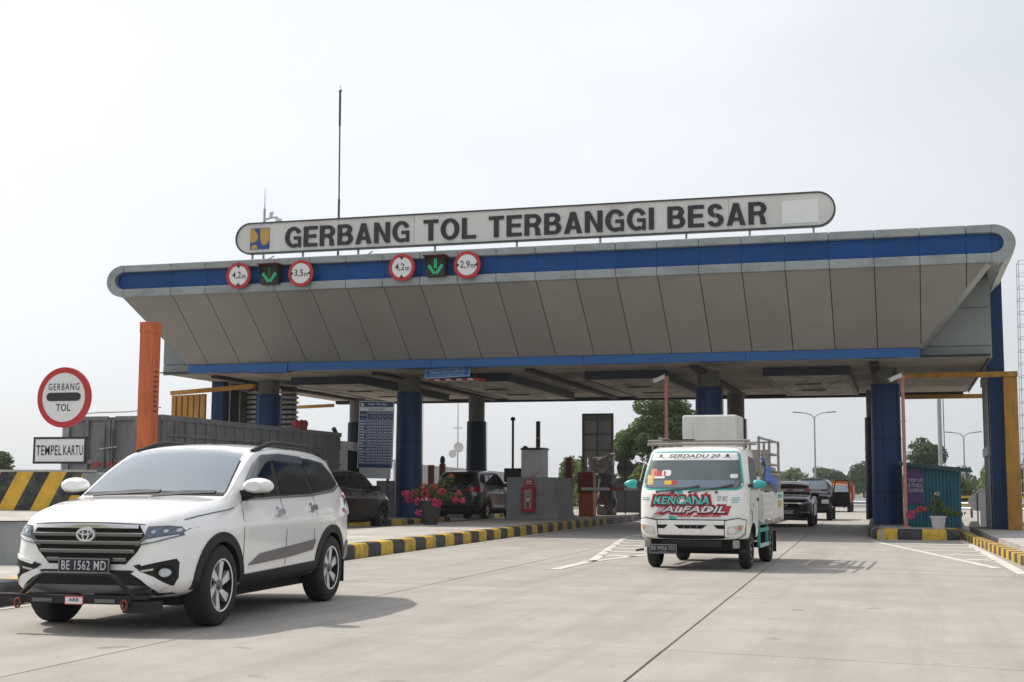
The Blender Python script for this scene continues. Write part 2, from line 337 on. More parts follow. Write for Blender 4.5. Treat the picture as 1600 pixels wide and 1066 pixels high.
def text_obj(s, name, m, parent, place, thick=0.0, **k):
    """place(a,b,d)->xyz ; d is depth (0 front, 1 back)"""
    V, Fc = text2d(s, **k); mb = MB()
    if thick == 0: mb.add([place(a, b, 0) for a, b in V], Fc)
    else:
        n = len(V); edges = {}
        for f in Fc:
            for i in range(len(f)):
                e = (f[i], f[(i + 1) % len(f)])
                if (e[1], e[0]) in edges: edges.pop((e[1], e[0]))
                else: edges[e] = 1
        mb.add([place(a, b, 0) for a, b in V] + [place(a, b, thick) for a, b in V], list(Fc) + [(a, b, n + b, n + a) for a, b in edges])
    return mb.build(name, m, parent, fix=False)

def text_parts(s, name, m, parent, place, **k):
    """like text_obj, one part for each character"""
    V, Fc = text2d(s, **k); up = list(range(len(V)))
    def find(i):
        while up[i] != i: up[i] = up[up[i]]; i = up[i]
        return i
    for f in Fc:
        for i in f[1:]: up[find(i)] = find(f[0])
    groups = {}
    for f in Fc: groups.setdefault(find(f[0]), []).append(f)
    for fs in groups.values():
        ids = sorted({i for f in fs for i in f}); mp_ = {i: k_ for k_, i in enumerate(ids)}
        MB().add([place(V[i][0], V[i][1], 0) for i in ids], [tuple(mp_[i] for i in f) for f in fs]).build(name, m, parent, fix=False)
# ------------------------------------------------------------------ ground, slabs, islands
def drift(y): return -0.029 * (y - 12.0)               # the road runs a little askew to the canopy
g = MB(); g.add([(-3000, -300, -0.12), (3000, -300, -0.12), (3000, 6000, -0.12), (-3000, 6000, -0.12)], [(0, 1, 2, 3)])
struct('ground', g, 'grass')
base = MB(); base.add([(-9.6, -6, -0.03), (12, -6, -0.03), (12, 105, -0.03), (-12.6, 105, -0.03)], [(0, 1, 2, 3)])
road = struct('exit_road', base, 'joint')
XJ = [-9.85, -5.6, -1.8, 2.0, 6.0, 10.0]                  # longitudinal joints at y = 12
rows = [-5.8 + 5.3 * i for i in range(21)]
def xj(i, y): return XJ[i] + drift(y)
for i in range(5):
    for j in range(20):
        # transverse joints run a few degrees off square
        def yy(x, k): return rows[k] - 0.16 * (x + 1.8)
        g0 = 0.009
        xa0, xb0 = xj(i, rows[j]) + g0, xj(i + 1, rows[j]) - g0
        xa1, xb1 = xj(i, rows[j + 1]) + g0, xj(i + 1, rows[j + 1]) - g0
        dz = random.uniform(-0.0015, 0.0015)
        P = [(xa0, yy(xa0, j) + g0), (xb0, yy(xb0, j) + g0), (xb1, yy(xb1, j + 1) - g0), (xa1, yy(xa1, j + 1) - g0)]
        cx = sum(p[0] for p in P) / 4; cy = sum(p[1] for p in P) / 4
        mb = MB()
        top = [(x - cx, y - cy, dz) for x, y in P]
        ins = [((x - cx) * 0.9985, (y - cy) * 0.9985, dz) for x, y in P]
        low = [(x - cx, y - cy, -0.05) for x, y in P]
        rimv = [(a, b, dz - 0.006) for a, b, _ in top]
        mb.add(ins + rimv + low, [(0, 1, 2, 3)] + [(k, 4 + k, 4 + (k + 1) % 4, (k + 1) % 4) for k in range(4)] + [(4 + k, 8 + k, 8 + (k + 1) % 4, 4 + (k + 1) % 4) for k in range(4)])
        o = mb.build('concrete_slab', 'slab', road); o.location = (cx, cy, 0)
en = MB(); en.box(-60, -12.75, -6, 75, -0.3, 0.1); struct('entry_road', en, 'entry')
fr = MB(); fr.add([(-30, 105.05, -0.02), (20, 105.05, -0.02), (34, 190, -0.02), (60, 420, -0.02), (-10, 420, -0.02), (-22, 190, -0.02)], [(0, 1, 2, 3, 4, 5)]); struct('far_road', fr, 'asph')
rp_ = MB(); rp_.box(2.3, 40, 43.5, 105, -0.1, -0.012); struct('side_pavement', rp_, 'pave')

def kerb_line(parent, pts, z0, z1, mats, block=0.5, w=0.28, side=1, r=0.05, start=0, far=None):
    """row of painted kerb blocks following pts; side = +1 road lies to the right of travel"""
    acc = []
    for a, b in zip(pts[:-1], pts[1:]):
        a = Vector(a); b = Vector(b); n = max(1, round((b - a).length / block))
        for k in range(n): acc.append((a.lerp(b, k / n), a.lerp(b, (k + 1) / n)))
    for i, (p, q) in enumerate(acc):
        d = (q - p).normalized(); nrm = Vector((d.y, -d.x)) * side
        g0 = d * 0.004
        prof = [(0.0, z0), (0.0, z1 - r), (-0.03, z1 - 0.012), (-0.07, z1), (-w, z1), (-w, z0)]
        V = []
        for e in (p + g0, q - g0):
            for (o_, z) in prof: V.append((e.x + nrm.x * o_, e.y + nrm.y * o_, z))
        n = len(prof); mb = MB()
        mb.add(V, [tuple(range(n)), tuple(range(2 * n - 1, n - 1, -1))] + [(k, (k + 1) % n, n + (k + 1) % n, n + k) for k in range(n)])
        m_ = mats[(i + start) % len(mats)] if not (far and (p.y > far[0])) else far[1][i % len(far[1])]
        mb.build('kerb_block', m_, parent)
def island(name, outline, z0, ztop, lab=None):
    mb = MB(); mb.prismz(outline, z0, ztop)
    o = mb.build(name, 'pave'); o['kind'] = 'structure'
    return o
# long island between exit and entry lanes
def ixr(y): return -8.66 + drift(y) - 0.012 * max(0, y - 20) + 0.018 * max(0, y - 40)
iy = [9.5, 12, 16, 20, 24, 28, 32, 36, 40, 45, 50, 56, 64]
outl = [(ixr(y) - 0.25, y) for y in iy] + [(-13.2, 64), (-12.9, 40), (-12.7, 20), (-12.4, 12), (-11, 9.5)]
isl = island('median_island', outl, -0.04, 0.235)
kerb_line(isl, [(ixr(y), y) for y in iy], -0.02, 0.245, ['kyel', 'kblk'], 0.62, side=1, far=(46, ['kgry', 'kgry', 'kblk']))
kerb_line(isl, [(-12.4, 12), (-12.7, 20), (-12.9, 40), (-13.2, 64)], 0.05, 0.24, ['kgry'], 2.0, side=-1)
# island of the columns in front of the small truck (mostly hidden)
isl2 = island('booth_island', [(-6.6, 36.5), (-4.55, 36.5), (-4.85, 60), (-6.9, 60)], -0.04, 0.195)
kerb_line(isl2, [(-4.4, 36.3), (-4.7, 60)], -0.02, 0.2, ['kblk', 'kyel'], 0.7, side=1)
kerb_line(isl2, [(-6.75, 60), (-6.6, 36.3), (-4.68, 36.3)], -0.02, 0.2, ['kblk', 'kyel'], 0.7, side=1)
# short island of the tariff board
isl3 = island('tariff_island', [(-16.2, 36.9), (-14.1, 36.9), (-14.3, 41.6), (-16.4, 41.6)], 0.05, 0.295)
kerb_line(isl3, [(-14.0, 36.75), (-14.2, 41.75)], 0.08, 0.30, ['kyel', 'kblk'], 0.62, side=1)
kerb_line(isl3, [(-16.3, 36.75), (-14.28, 36.75)], 0.08, 0.30, ['kblk', 'kyel'], 0.62, side=1)
isl5 = island('rear_island', [(-16.6, 48.3), (-15.1, 48.3), (-15.3, 60), (-16.8, 60)], 0.05, 0.295)
kerb_line(isl5, [(-15.0, 48.2), (-15.2, 60)], 0.08, 0.30, ['kyel', 'kblk'], 0.62, side=1)
isl6 = island('outer_island', [(-23.5, 36.0), (-18.9, 36.0), (-19.2, 60), (-23.5, 60)], 0.05, 0.295)
kerb_line(isl6, [(-18.75, 35.9), (-19.05, 60)], 0.08, 0.30, ['kyel', 'kblk'], 0.62, side=1)
# right island of the kiosk: rounded yellow and black nose
isl4 = island('kiosk_island', [(-0.62, 34.6), (1.08, 34.6), (1.08, 47), (-0.9, 60), (-1.3, 60)], -0.04, 0.245)
nose = [(-0.86, 36.2), (-0.82, 35.2), (-0.70, 34.75), (-0.42, 34.5), (0.2, 34.42), (0.78, 34.42), (1.12, 34.55), (1.28, 34.9), (1.30, 36.2)]
def kerb_custom(parent, pts, cuts, mats, z0, z1):
    """one painted stretch per pair of cut lengths along pts"""
    P = [Vector(p) for p in pts]; Ls = [0]
    for a, b in zip(P[:-1], P[1:]): Ls.append(Ls[-1] + (b - a).length)
    def at(s):
        for k in range(len(P) - 1):
            if s <= Ls[k + 1] or k == len(P) - 2:
                return P[k].lerp(P[k + 1], (s - Ls[k]) / (Ls[k + 1] - Ls[k]))
    for i, (s0, s1) in enumerate(zip(cuts[:-1], cuts[1:])):
        n = max(2, int((s1 - s0) / 0.12)); pr = [(0, z0), (0, z1 - 0.10), (-0.03, z1 - 0.035), (-0.10, z1), (-0.3, z1), (-0.3, z0)]
        V = []; Fc = []
        for k in range(n + 1):
            s = s0 + 0.003 + (s1 - s0 - 0.006) * k / n; p = at(s); d = (at(min(Ls[-1], s + 0.05)) - at(max(0, s - 0.05))).normalized(); nr = Vector((d.y, -d.x))
            for a, z in pr: V.append((p.x + nr.x * a, p.y + nr.y * a, z))
        m_ = len(pr)
        for k in range(n):
            for q in range(m_): Fc.append((k * m_ + q, k * m_ + (q + 1) % m_, (k + 1) * m_ + (q + 1) % m_, (k + 1) * m_ + q))
        Fc += [tuple(range(m_)), tuple(range(n * m_, n * m_ + m_))]
        MB().add(V, Fc).build('kerb_block', mats[i % len(mats)], parent, smooth=True, ang=35)
Lnose = sum((Vector(b) - Vector(a)).length for a, b in zip(nose[:-1], nose[1:]))
kerb_custom(isl4, nose, [0, 0.75, 1.5, 2.08, 2.66, 3.25, 3.8, Lnose], ['kgry', 'kblk', 'kyel', 'kblk', 'kyel', 'kblk', 'kyel'], -0.02, 0.26)
kerb_line(isl4, [(-1.4, 60), (-0.92, 36.3)], -0.02, 0.25, ['kgry', 'kblk'], 0.7, side=1)
# right pavement with yellow and brown kerb
isl7 = island('right_pavement', [(1.85, 43.2), (1.95, 34), (2.3, 24), (2.8, 12), (14, 12), (14, 43.2)], -0.04, 0.145)
kerb_line(isl7, [(1.58, 43.4), (1.68, 34), (2.05, 24), (2.6, 12)], -0.02, 0.15, ['kyel', 'kbrn'], 0.42, side=-1)

# painted markings, each a thin sheet on the slabs
def mark(pts, name='road_marking', z=0.0055):
    mb = MB(); mb.add([(x, y, z) for x, y in pts] + [(x, y, z - 0.003) for x, y in pts], [tuple(range(len(pts)))] + [(k, (k + 1) % len(pts), len(pts) + (k + 1) % len(pts), len(pts) + k) for k in range(len(pts))])
    mb.build(name, 'paint', road)
def mline(a, b, w):
    a = Vector(a); b = Vector(b); d = (b - a).normalized(); n = Vector((-d.y, d.x)) * w / 2
    mark([a + n, b + n, b - n, a - n])
# hatched wedge in front of the hidden booth island
mline((-5.02, 19.6), (-5.03, 22.2), 0.16); mline((-5.03, 22.2), (-6.72, 33.4), 0.16); mline((-6.72, 33.4), (-6.72, 36.2), 0.16)
mline((-5.03, 21.9), (-4.3, 26), 0.16); mline((-4.3, 26), (-4.45, 36.2), 0.16)
for k in range(7):
    y = 24.2 + 1.45 * k; mline((-5.18 - 0.15 * (y - 22.2) + 0.15, y), (-4.62, y - 0.35), 0.27)
# hatched wedge in front of the kiosk island
mline((-0.8, 33.6), (1.35, 22.3), 0.15); mline((1.32, 34.2), (1.62, 20.8), 0.17)
for k in range(5):
    y = 25.0 + 1.75 * k; xl = -0.8 + (33.6 - y) / 11.3 * 2.15
    mline((xl + 0.16, y), (1.44 - 0.02 * k, y - 0.25), 0.28)
# white edge line along the long kerb
for ya, yb in ((10, 16), (16, 24), (24, 32), (32, 40), (40, 46)):
    mline((ixr(ya) + 0.16, ya), (ixr(yb) + 0.16, yb), 0.12)

# ------------------------------------------------------------------ toll canopy
Yr, Yt, Yb, Ye = 34.0, 36.3, 37.0, 50.3
zR0, zR1 = 6.685, 7.62       # rim band
zT0, zT1 = 4.665, 4.885      # blue trim
XL, XR = -22.22, 2.74
can = thing('toll_canopy', 'wide grey and blue toll gate canopy on round blue columns', 'canopy', (0, 0, 0))
# body behind the front flange
bd = MB(); bd.box(-22.04, 2.25, Yb + 0.05, Ye, 4.72, 7.3); bd.build('canopy_body', 'body', can)
for (xa, xb) in ((-22.05, -20.6), (0.3, 2.262)):
    for (za, zb) in ((4.66, 4.965), (4.985, 5.98), (6.0, 6.9)):
        MB().box(xa, xb, Yb, Yb + 0.06, za, zb, 0.006).build('end_panel', 'body', can)
MB().box(2.262, 2.30, Yb + 0.01, Ye - 0.2, 4.66, 7.28).build('side_cladding', 'body', can)
# joints of the flange
NJ = 19
XJs = [0.52 - 1.0855 * k for k in range(NJ + 1)]        # 0.52 ... -20.1
z_top_f, z_bot_f = zR0 + 0.02, zT1 + 0.0
Yrf = Yr + 0.10
Xtl, Xtr = -20.78, 0.49                                 # trim ends
Xrl, Xrr = -21.75, 2.08                                 # where the mitres meet the rim
def fpt(x, t):  # point on the slanted face, t 0 bottom .. 1 top
    return (x, Yt + (Yrf - Yt) * t, z_bot_f + (z_top_f - z_bot_f) * t)
nrm_f = Vector((0, -(z_top_f - z_bot_f), Yt - Yrf)); nrm_f = Vector((0, -(z_top_f - z_bot_f), -(Yt - Yrf))).normalized()
def mitre_x(t, left): return (Xtl + (Xrl - Xtl) * t) if left else (Xtr + (Xrr - Xtr) * t)
def clip_panel(xa, xb):
    """polygon (x,t) of a panel strip cut by the two mitres"""
    poly = [(xa, 0), (xb, 0), (xb, 1), (xa, 1)]
    for left in (True, False):
        res = []
        def inside(p): return (p[0] >= mitre_x(p[1], True) - 1e-9) if left else (p[0] <= mitre_x(p[1], False) + 1e-9)
        for k in range(len(poly)):
            p, q = poly[k], poly[(k + 1) % len(poly)]
            ip, iq = inside(p), inside(q)
            if ip: res.append(p)
            if ip != iq:
                lo, hi = 0.0, 1.0
                for _ in range(40):
                    mid = (lo + hi) / 2; c_ = (p[0] + (q[0] - p[0]) * mid, p[1] + (q[1] - p[1]) * mid)
                    if inside(c_) == ip: lo = mid
                    else: hi = mid
                res.append((p[0] + (q[0] - p[0]) * lo, p[1] + (q[1] - p[1]) * lo))
        poly = res
        if not poly: break
    return poly
edges_x = [Xrr] + [0.52 + 1.0855] + XJs + [Xrl]
edges_x = sorted(set(edges_x))
for xa, xb in zip(edges_x[:-1], edges_x[1:]):
    poly = clip_panel(xa + 0.011, xb - 0.011)
    if len(poly) < 3: continue
    off = nrm_f * random.uniform(0.0, 0.004)
    V = [Vector(fpt(x, t)) + off for x, t in poly]; n = len(V)
    mb = MB(); mb.add(V + [v - nrm_f * 0.05 for v in V], [tuple(range(n)), tuple(range(2 * n - 1, n - 1, -1))] + [(k, (k + 1) % n, n + (k + 1) % n, n + k) for k in range(n)])
    mb.build('fascia_panel', 'fascia', can)
# dark backing so the joints read as gaps
V = [Vector(fpt(x, t)) - nrm_f * 0.035 for x, t in ((Xtl + .03, 0), (Xtr - .03, 0), (Xrr - .03, 1), (Xrl + .03, 1))]
B2 = [(Xtl + .03, Yb + 0.02, z_bot_f), (Xtr - .03, Yb + 0.02, z_bot_f), (Xrr - .03, Yb + 0.02, z_top_f), (Xrl + .03, Yb + 0.02, z_top_f)]
MB().add(V + B2, [(0, 1, 2, 3), (7, 6, 5, 4), (0, 4, 5, 1), (1, 5, 6, 2), (2, 6, 7, 3), (3, 7, 4, 0)]).build('flange_core', 'soffitd', can)
# mitred end strips of the flange
for left in (True, False):
    s_ = -1 if left else 1
    a0, a1 = Vector(fpt(mitre_x(0, left), 0)), Vector(fpt(mitre_x(1, left), 1))
    V = [a0, a1, a1 + Vector((s_ * 0.12, 0.5, 0)), a0 + Vector((s_ * 0.12, 0.5, 0))]
    W2 = [v + Vector((-s_ * 0.05, 0.03, 0)) for v in V]
    MB().add(V + W2, [(0, 1, 2, 3), (7, 6, 5, 4), (0, 4, 5, 1), (1, 5, 6, 2), (2, 6, 7, 3), (3, 7, 4, 0)]).build('mitre_strip', 'body', can)
# rim: stadium shaped frame with blue band inside, split at the joints
outer = stadium(XL, XR, zR0, zR1, 16); inner = stadium(XL + 0.27, XR - 0.27, zR0 + 0.235, zR1 - 0.20, 16)
ends_x = [XL + 0.55] + sorted(XJs) + [0.52 + 1.0855, XR - 0.55]
rz = (zR0 + 0.235, zR1 - 0.20)
for xa, xb in zip(ends_x[:-1], ends_x[1:]):
    xa += 0.004; xb -= 0.004; d_ = random.uniform(0, 0.003)
    for nm, za, zb in (('rim_panel', rz[1], zR1), ('rim_panel', zR0, rz[0])):
        MB().box(xa, xb, Yr - d_, Yr + 0.5, za, zb, 0.02).build(nm, 'rim', can)
    MB().box(xa - 0.001, xb + 0.001, Yr + 0.16 - d_, Yr + 0.3, rz[0] - 0.01, rz[1] + 0.01).build('blue_panel', 'blue', can)
for left in (True, False):
    xc = XL + 0.55 if left else XR - 0.55; sgn = -1 if left else 1
    zc_o = (zR0 + zR1) / 2; ro = (zR1 - zR0) / 2; ri = (rz[1] - rz[0]) / 2; zc_i = (rz[0] + rz[1]) / 2
    O = []; I = []
    for k in range(17):
        t = -PI / 2 + PI * k / 16
        O.append((xc + sgn * (0.55) * math.cos(t), zc_o + ro * math.sin(t))); I.append((xc + sgn * 0.28 * math.cos(t), zc_i + ri * math.sin(t)))
    mb = MB(); n = 17
    V = [(a, Yr, b) for a, b in O] + [(a, Yr, b) for a, b in I] + [(a, Yr + 0.5, b) for a, b in O] + [(a, Yr + 0.5, b) for a, b in I]
    Fc = []
    for k in range(n - 1):
        Fc += [(k, k + 1, n + k + 1, n + k), (2 * n + k, 3 * n + k, 3 * n + k + 1, 2 * n + k + 1), (k, 2 * n + k, 2 * n + k + 1, k + 1), (n + k, n + k + 1, 3 * n + k + 1, 3 * n + k)]
    mb.add(V, Fc).build('rim_end', 'rim', can, smooth=True, ang=50)
    MB().prismy([(xc, rz[0] - .01)] + [(xc + sgn * (abs(a - xc) + .01), b) for a, b in I[1:-1]] + [(xc, rz[1] + .01)], Yr + 0.16, Yr + 0.3).build('blue_panel', 'blue', can)
# side return of the rim running back (right end), roof deck
MB().box(XL + 0.3, XR - 0.3, Yr + 0.5, Ye, 7.3, 7.58).build('roof_deck', 'body', can)
MB().prismy([(XR - .3, zR0 + .02), (XR - .02, zR0 + .3), (XR - .02, zR1 - .3), (XR - .3, zR1 - .02)], Yr + .5, Ye).build('rim_return', 'rim', can)
MB().prismy([(XL + .3, zR0 + .02), (XL + .02, zR0 + .3), (XL + .02, zR1 - .3), (XL + .3, zR1 - .02)], Yr + .5, Ye).build('rim_return', 'rim', can)
MB().add([(Xrr, Yrf + .02, zR0 + .03), (XR - .3, Yr + .5, zR0 + .03), (XR - .3, Yb + 3, zR0 + .03), (2.25, Yb + 3, zR0 + .03), (2.25, Yb, zR0 + .03)], [(0, 1, 2, 3, 4)]).build('rim_underside', 'rim', can)
# blue trim in lengths
tx = [Xtl + 0.01, -18.72, -17.45] + [-17.45 + 4.485 * k for k in range(1, 4)] + [Xtr]
for k, (xa, xb) in enumerate(zip(tx[:-1], tx[1:])):
    pr = 0.035 if k == 1 else 0.0
    MB().box(xa + .003, xb - .003, Yt - 0.05 - pr, Yt + 0.25, zT0 - 0.02 - pr, zT1, 0.012).build('blue_trim', 'bluetrim', can)
# soffit: long boards running across the lanes
sb = MB(); sb.box(-22.0, 2.24, Yt + 0.26, Ye - 0.02, 4.705, 4.718); sb.build('soffit_backing', 'soffitd', can)
ny = 34; y0s = Yt + 0.27; dy = (Ye - 0.05 - y0s) / ny
for k in range(ny):
    ya, yb = y0s + k * dy, y0s + (k + 1) * dy - 0.012
    xs = [-21.98 if ya > Yb else Xtl + .05, -15.0, -10.2, -5.3, 2.22 if ya > Yb else Xtr - .05]
    for xa, xb in zip(xs[:-1], xs[1:]):
        z = 4.69 + random.uniform(-0.004, 0.004)
        MB().box(xa + .006, xb - .006, ya, yb, z, 4.703).build('soffit_board', 'soffit', can)
# dropped ceiling panels above the lanes
for xc in (-17.4, -12.6, -7.85, -2.6):
    MB().box(xc - 1.2, xc + 1.2, 38.9, 39.0, 4.44, 4.685).build('panel_edge', 'boxnavy', can)
    MB().box(xc + 1.1, xc + 1.2, 39.0, 47.4, 4.44, 4.685).build('panel_edge', 'boxnavy', can)
    MB().box(xc - 1.2, xc - 1.1, 39.0, 47.4, 4.44, 4.685).build('panel_edge', 'boxnavy', can)
    for k in range(6):
        MB().box(xc - 1.098, xc + 1.098, 39.01 + 1.4 * k, 39.01 + 1.4 * (k + 1) - 0.02, 4.45 + random.uniform(0, .006), 4.48).build('drop_panel', 'lightbox', can)
    for k in range(2):
        MB().box(xc - 0.55, xc + 0.25, 42 + 2.6 * k, 42.16 + 2.6 * k, 4.425, 4.449).build('lamp_slot', 'soffitd', can)
# dark cross beams below the soffit (rear edge)
for x in (-20.6, -15.2, -10.4, -5.6, -0.7):
    MB().box(x - .12, x + .12, 37.6, Ye - .1, 4.60, 4.686).build('ceiling_beam', 'soffitd', can)
MB().box(-21.9, 2.1, Ye - 0.35, Ye - 0.03, 4.56, 4.686).build('ceiling_beam', 'soffitd', can)
# columns
def column(x, y, z0, m_low, r0=0.43, r1=0.40, zc=4.22):
    c_ = MB(); c_.lathe([(r0, z0), (r1, zc)], 36, (x, y, 0)); o = c_.build('column', m_low, can, smooth=True)
    MB().lathe([(r1 - 0.06, zc - .02), (r1 - 0.06, 4.70)], 32, (x, y, 0)).build('column_head', 'colgry', o, smooth=True)
    for zz in (1.15, 2.65): MB().lathe([(r0 + .0, zz), (r0 + .0, zz + .022)], 36, (x, y, 0)).build('joint_band', 'coldark', o, smooth=True)
    for a in (0.35, 2.4, 4.5):
        MB().box(x + (r0 + .001) * math.cos(a) - .006, x + (r0 + .001) * math.cos(a) + .006, y + (r0 + .001) * math.sin(a) - .006, y + (r0 + .001) * math.sin(a) + .006, z0, zc - .01).build('seam', 'coldark', o)
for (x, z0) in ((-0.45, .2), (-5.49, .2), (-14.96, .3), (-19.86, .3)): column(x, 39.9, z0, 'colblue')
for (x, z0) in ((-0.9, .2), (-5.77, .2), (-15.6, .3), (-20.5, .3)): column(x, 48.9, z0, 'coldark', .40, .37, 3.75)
column(-10.5, 48.9, .2, 'coldark', .05, .05, 3.75) if False else None
# ------------------------------------------------------------------ name board on the canopy
GT = 0.205
def glyph(ch):
    """bold grotesque capitals as strokes: list of polygons, and width, on a unit cap height"""
    t = GT; b = 0.165
    def rect(x0, x1, y0, y1): return [(x0, y0), (x1, y0), (x1, y1), (x0, y1)]
    def arc(cx, cy, rx, ry, a0, a1, tx=t, ty=b, n=20):
        A = [math.radians(a0 + (a1 - a0) * i / (n - 1)) for i in range(n)]
        return [[(cx + rx * math.cos(p), cy + ry * math.sin(p)), (cx + rx * math.cos(q), cy + ry * math.sin(q)),
                 (cx + (rx - tx) * math.cos(q), cy + (ry - ty) * math.sin(q)), (cx + (rx - tx) * math.cos(p), cy + (ry - ty) * math.sin(p))] for p, q in zip(A[:-1], A[1:])]
    if ch == 'I': return [rect(0, t, 0, 1)], t
    if ch == 'L': return [rect(0, t, 0, 1), rect(t, .60, 0, b)], .60
    if ch == 'T': return [rect(0, .64, 1 - b, 1), rect(.32 - t / 2, .32 + t / 2, 0, 1 - b)], .64
    if ch == 'E': return [rect(0, t, 0, 1), rect(t, .64, 0, b), rect(t, .64, 1 - b, 1), rect(t, .59, .43, .43 + b)], .64
    if ch == 'N': return [rect(0, t, 0, 1), rect(.72 - t, .72, 0, 1), [(t, 1), (.20, .99), (.19, .70), (.72 - t, 0), (.72 - t, .32)]], .72
    if ch == 'A': return [[(0, 0), (.21, 0), (.475, 1), (.265, 1)], [(.53, 0), (.74, 0), (.475, 1), (.37, .80)], rect(.17, .57, .20, .345)], .74
    if ch == 'O': return arc(.40, .5, .40, .515, 0, 360, t, .17, 40), .80
    if ch == 'G': return arc(.40, .5, .40, .515, 28, 300, t, .17, 34) + [rect(.41, .75, .385, .535), rect(.62, .75, -.005, .385), [(.56, .05), (.62, .04), (.62, .2), (.54, .16)]], .76
    if ch == 'B': return [rect(0, t, 0, 1), rect(t, .42, 1 - b, 1), rect(t, .44, 0, b), rect(t, .44, .44, .44 + b * .9)] + arc(.40, .745, .27, .255, -90, 90, t, b) + arc(.42, .297, .29, .297, -90, 90, t, b), .71
    if ch == 'R': return [rect(0, t, 0, 1), rect(t, .42, 1 - b, 1), rect(t, .42, .41, .41 + b)] + arc(.40, .705, .30, .295, -90, 90, t, b) + [[(.46, 0), (.70, 0), (.65, .09), (.65, .25), (.58, .42), (.36, .42), (.445, .32)]], .71
    if ch == 'S': return arc(.33, .715, .30, .30, 15, 265, t, b, 24) + arc(.33, .285, .325, .30, -165, 85, t, b, 24), .66
SY = 34.6
nb = thing('name_board', 'long white board with rounded ends reading GERBANG TOL TERBANGGI BESAR', 'sign', (-9.9, SY, 7.6))
def ny_(b): return b - 7.6
def nx_(a): return a + 9.9
bo = stadium(-18.38, -1.50, 7.895, 8.785, 20)
MB().prismy([(nx_(a), ny_(b)) for a, b in bo], 0, 0.22).build('board', 'signp', nb, smooth=True, ang=30)
b1 = stadium(-18.395, -1.485, 7.88, 8.80, 20); b2 = stadium(-18.355, -1.525, 7.92, 8.76, 20)
ring_mb(MB(), [(nx_(a), ny_(b)) for a, b in b1], [(nx_(a), ny_(b)) for a, b in b2], -0.03, 0.10).build('border', 'dsteel', nb)
for x in (-12.9, -7.3, -15.2, -4.2): MB().box(nx_(x), nx_(x) + .008, -0.004, 0.02, ny_(7.93), ny_(8.75)).build('board_seam', 'pgrey', nb)
for word, xa, xb in (('GERBANG', -16.82, -13.036), ('TOL', -12.62, -11.091), ('TERBANGGI', -10.723, -6.158), ('BESAR', -5.80, -3.219)):
    gs = [glyph(c_) for c_ in word]; gap = 0.115
    tot = sum(g_[1] for g_ in gs) + gap * (len(gs) - 1); sx = (xb - xa) / tot; x = xa; zb_, hh = 8.02, 0.585
    for polys, w_ in gs:
        mb = MB()
        for q, poly in enumerate(polys):
            dpt = -0.032 - (q % 5) * 0.0012
            mb.prismy([(nx_(x + a * sx), ny_(zb_ + b * hh)) for a, b in poly], dpt, -0.002)
        mb.build('letter', 'black', nb); x += (w_ + gap) * sx
lg = MB(); lg.box(nx_(-17.93), nx_(-17.32), -0.012, -0.001, ny_(8.01), ny_(8.635)); lgo = lg.build('logo_plate', 'navy', nb)
def lgp(pts): return [(nx_(-17.93 + .61 * a), ny_(8.01 + .625 * b)) for a, b in pts]
MB().prismy(lgp([(0.0, .98), (.20, .98), (.30, .80), (.40, .68), (.42, .56), (.36, .42), (.22, .34), (.0, .33)]), -0.016, -0.013).build('logo_shape', 'ochre', lgo)
MB().prismy(lgp([(.52, .98), (.99, .98), (.99, .40), (.88, .24), (.74, .19), (.62, .24), (.54, .40)]), -0.016, -0.013).build('logo_shape', 'ochre', lgo)
MB().prismy(lgp([(.04, .02), (.40, .02), (.38, .16), (.28, .23), (.16, .22), (.07, .14)]), -0.016, -0.013).build('logo_shape', 'ochre', lgo)
MB().box(nx_(-2.83), nx_(-1.91), -0.010, -0.001, ny_(8.0), ny_(8.60)).build('blank_patch', 'signw', nb)
for x in (-17.89, -16.3, -14.6, -12.31, -9.95, -7.63, -5.32, -3.67, -2.05):
    MB().box(nx_(x) - .025, nx_(x) + .025, .06, .11, 0, ny_(7.93)).build('support_post', 'steel', nb)
for x in (-17.65, -14.55): MB().bar((nx_(x), .10, 0), (nx_(x + .08), .8, .35), .04).build('brace', 'steel', nb)
# lightning mast and camera mast on the roof
lm = thing('lightning_mast', 'tall thin grey mast rising behind the name board', 'mast', (-15.62, 35.6, 7.58))
MB().tube([(0, 0, 0), (0, 0, 2.0)], .036).build('lower_tube', 'dsteel', lm, smooth=True)
MB().tube([(0, 0, 2.0), (-.02, 0, 4.2)], .024).build('upper_tube', 'dsteel', lm, smooth=True)
MB().tube([(-.02, 0, 4.2), (-.03, 0, 5.25)], .034).build('tip_sleeve', 'led_house', lm, smooth=True)
MB().lathe([(.07, 0), (.05, .05), (.012, .09), (.008, .2)], 8, (-.03, 0, 5.24)).build('lightning_tip', 'steel', lm)
cmst = thing('roof_camera_mast', 'short grey mast with dome camera above the left end of the name board', 'camera mast', (-17.8, 35.2, 7.58))
MB().tube([(0, 0, 0), (0, 0, 1.75)], .035).build('mast_tube', 'steel', cmst, smooth=True)
MB().tube([(0, 0, 1.75), (0, 0, 2.35)], [.015, .006]).build('antenna_rod', 'steel', cmst)
MB().tube([(0, 0, 1.42), (.25, -.02, 1.47), (.42, -.02, 1.47), (.46, -.02, 1.40)], .035).build('camera_arm', 'cabw', cmst, smooth=True)
dm = MB().lathe([(.02, .16), (.09, .14), (.105, .05), (.10, -.02)], 16, (.47, -.02, 1.28)).build('camera_housing', 'cabw', cmst, smooth=True)
MB().lathe([(.095, -.02), (.085, -.08), (.04, -.12), (.01, -.125)], 16, (.47, -.02, 1.28)).build('camera_dome', 'glass', dm, smooth=True)
MB().tube([(.22, -.02, 1.46), (.22, -.02, 1.60), (.28, -.02, 1.62)], .05).build('junction_box', 'cabw', cmst)

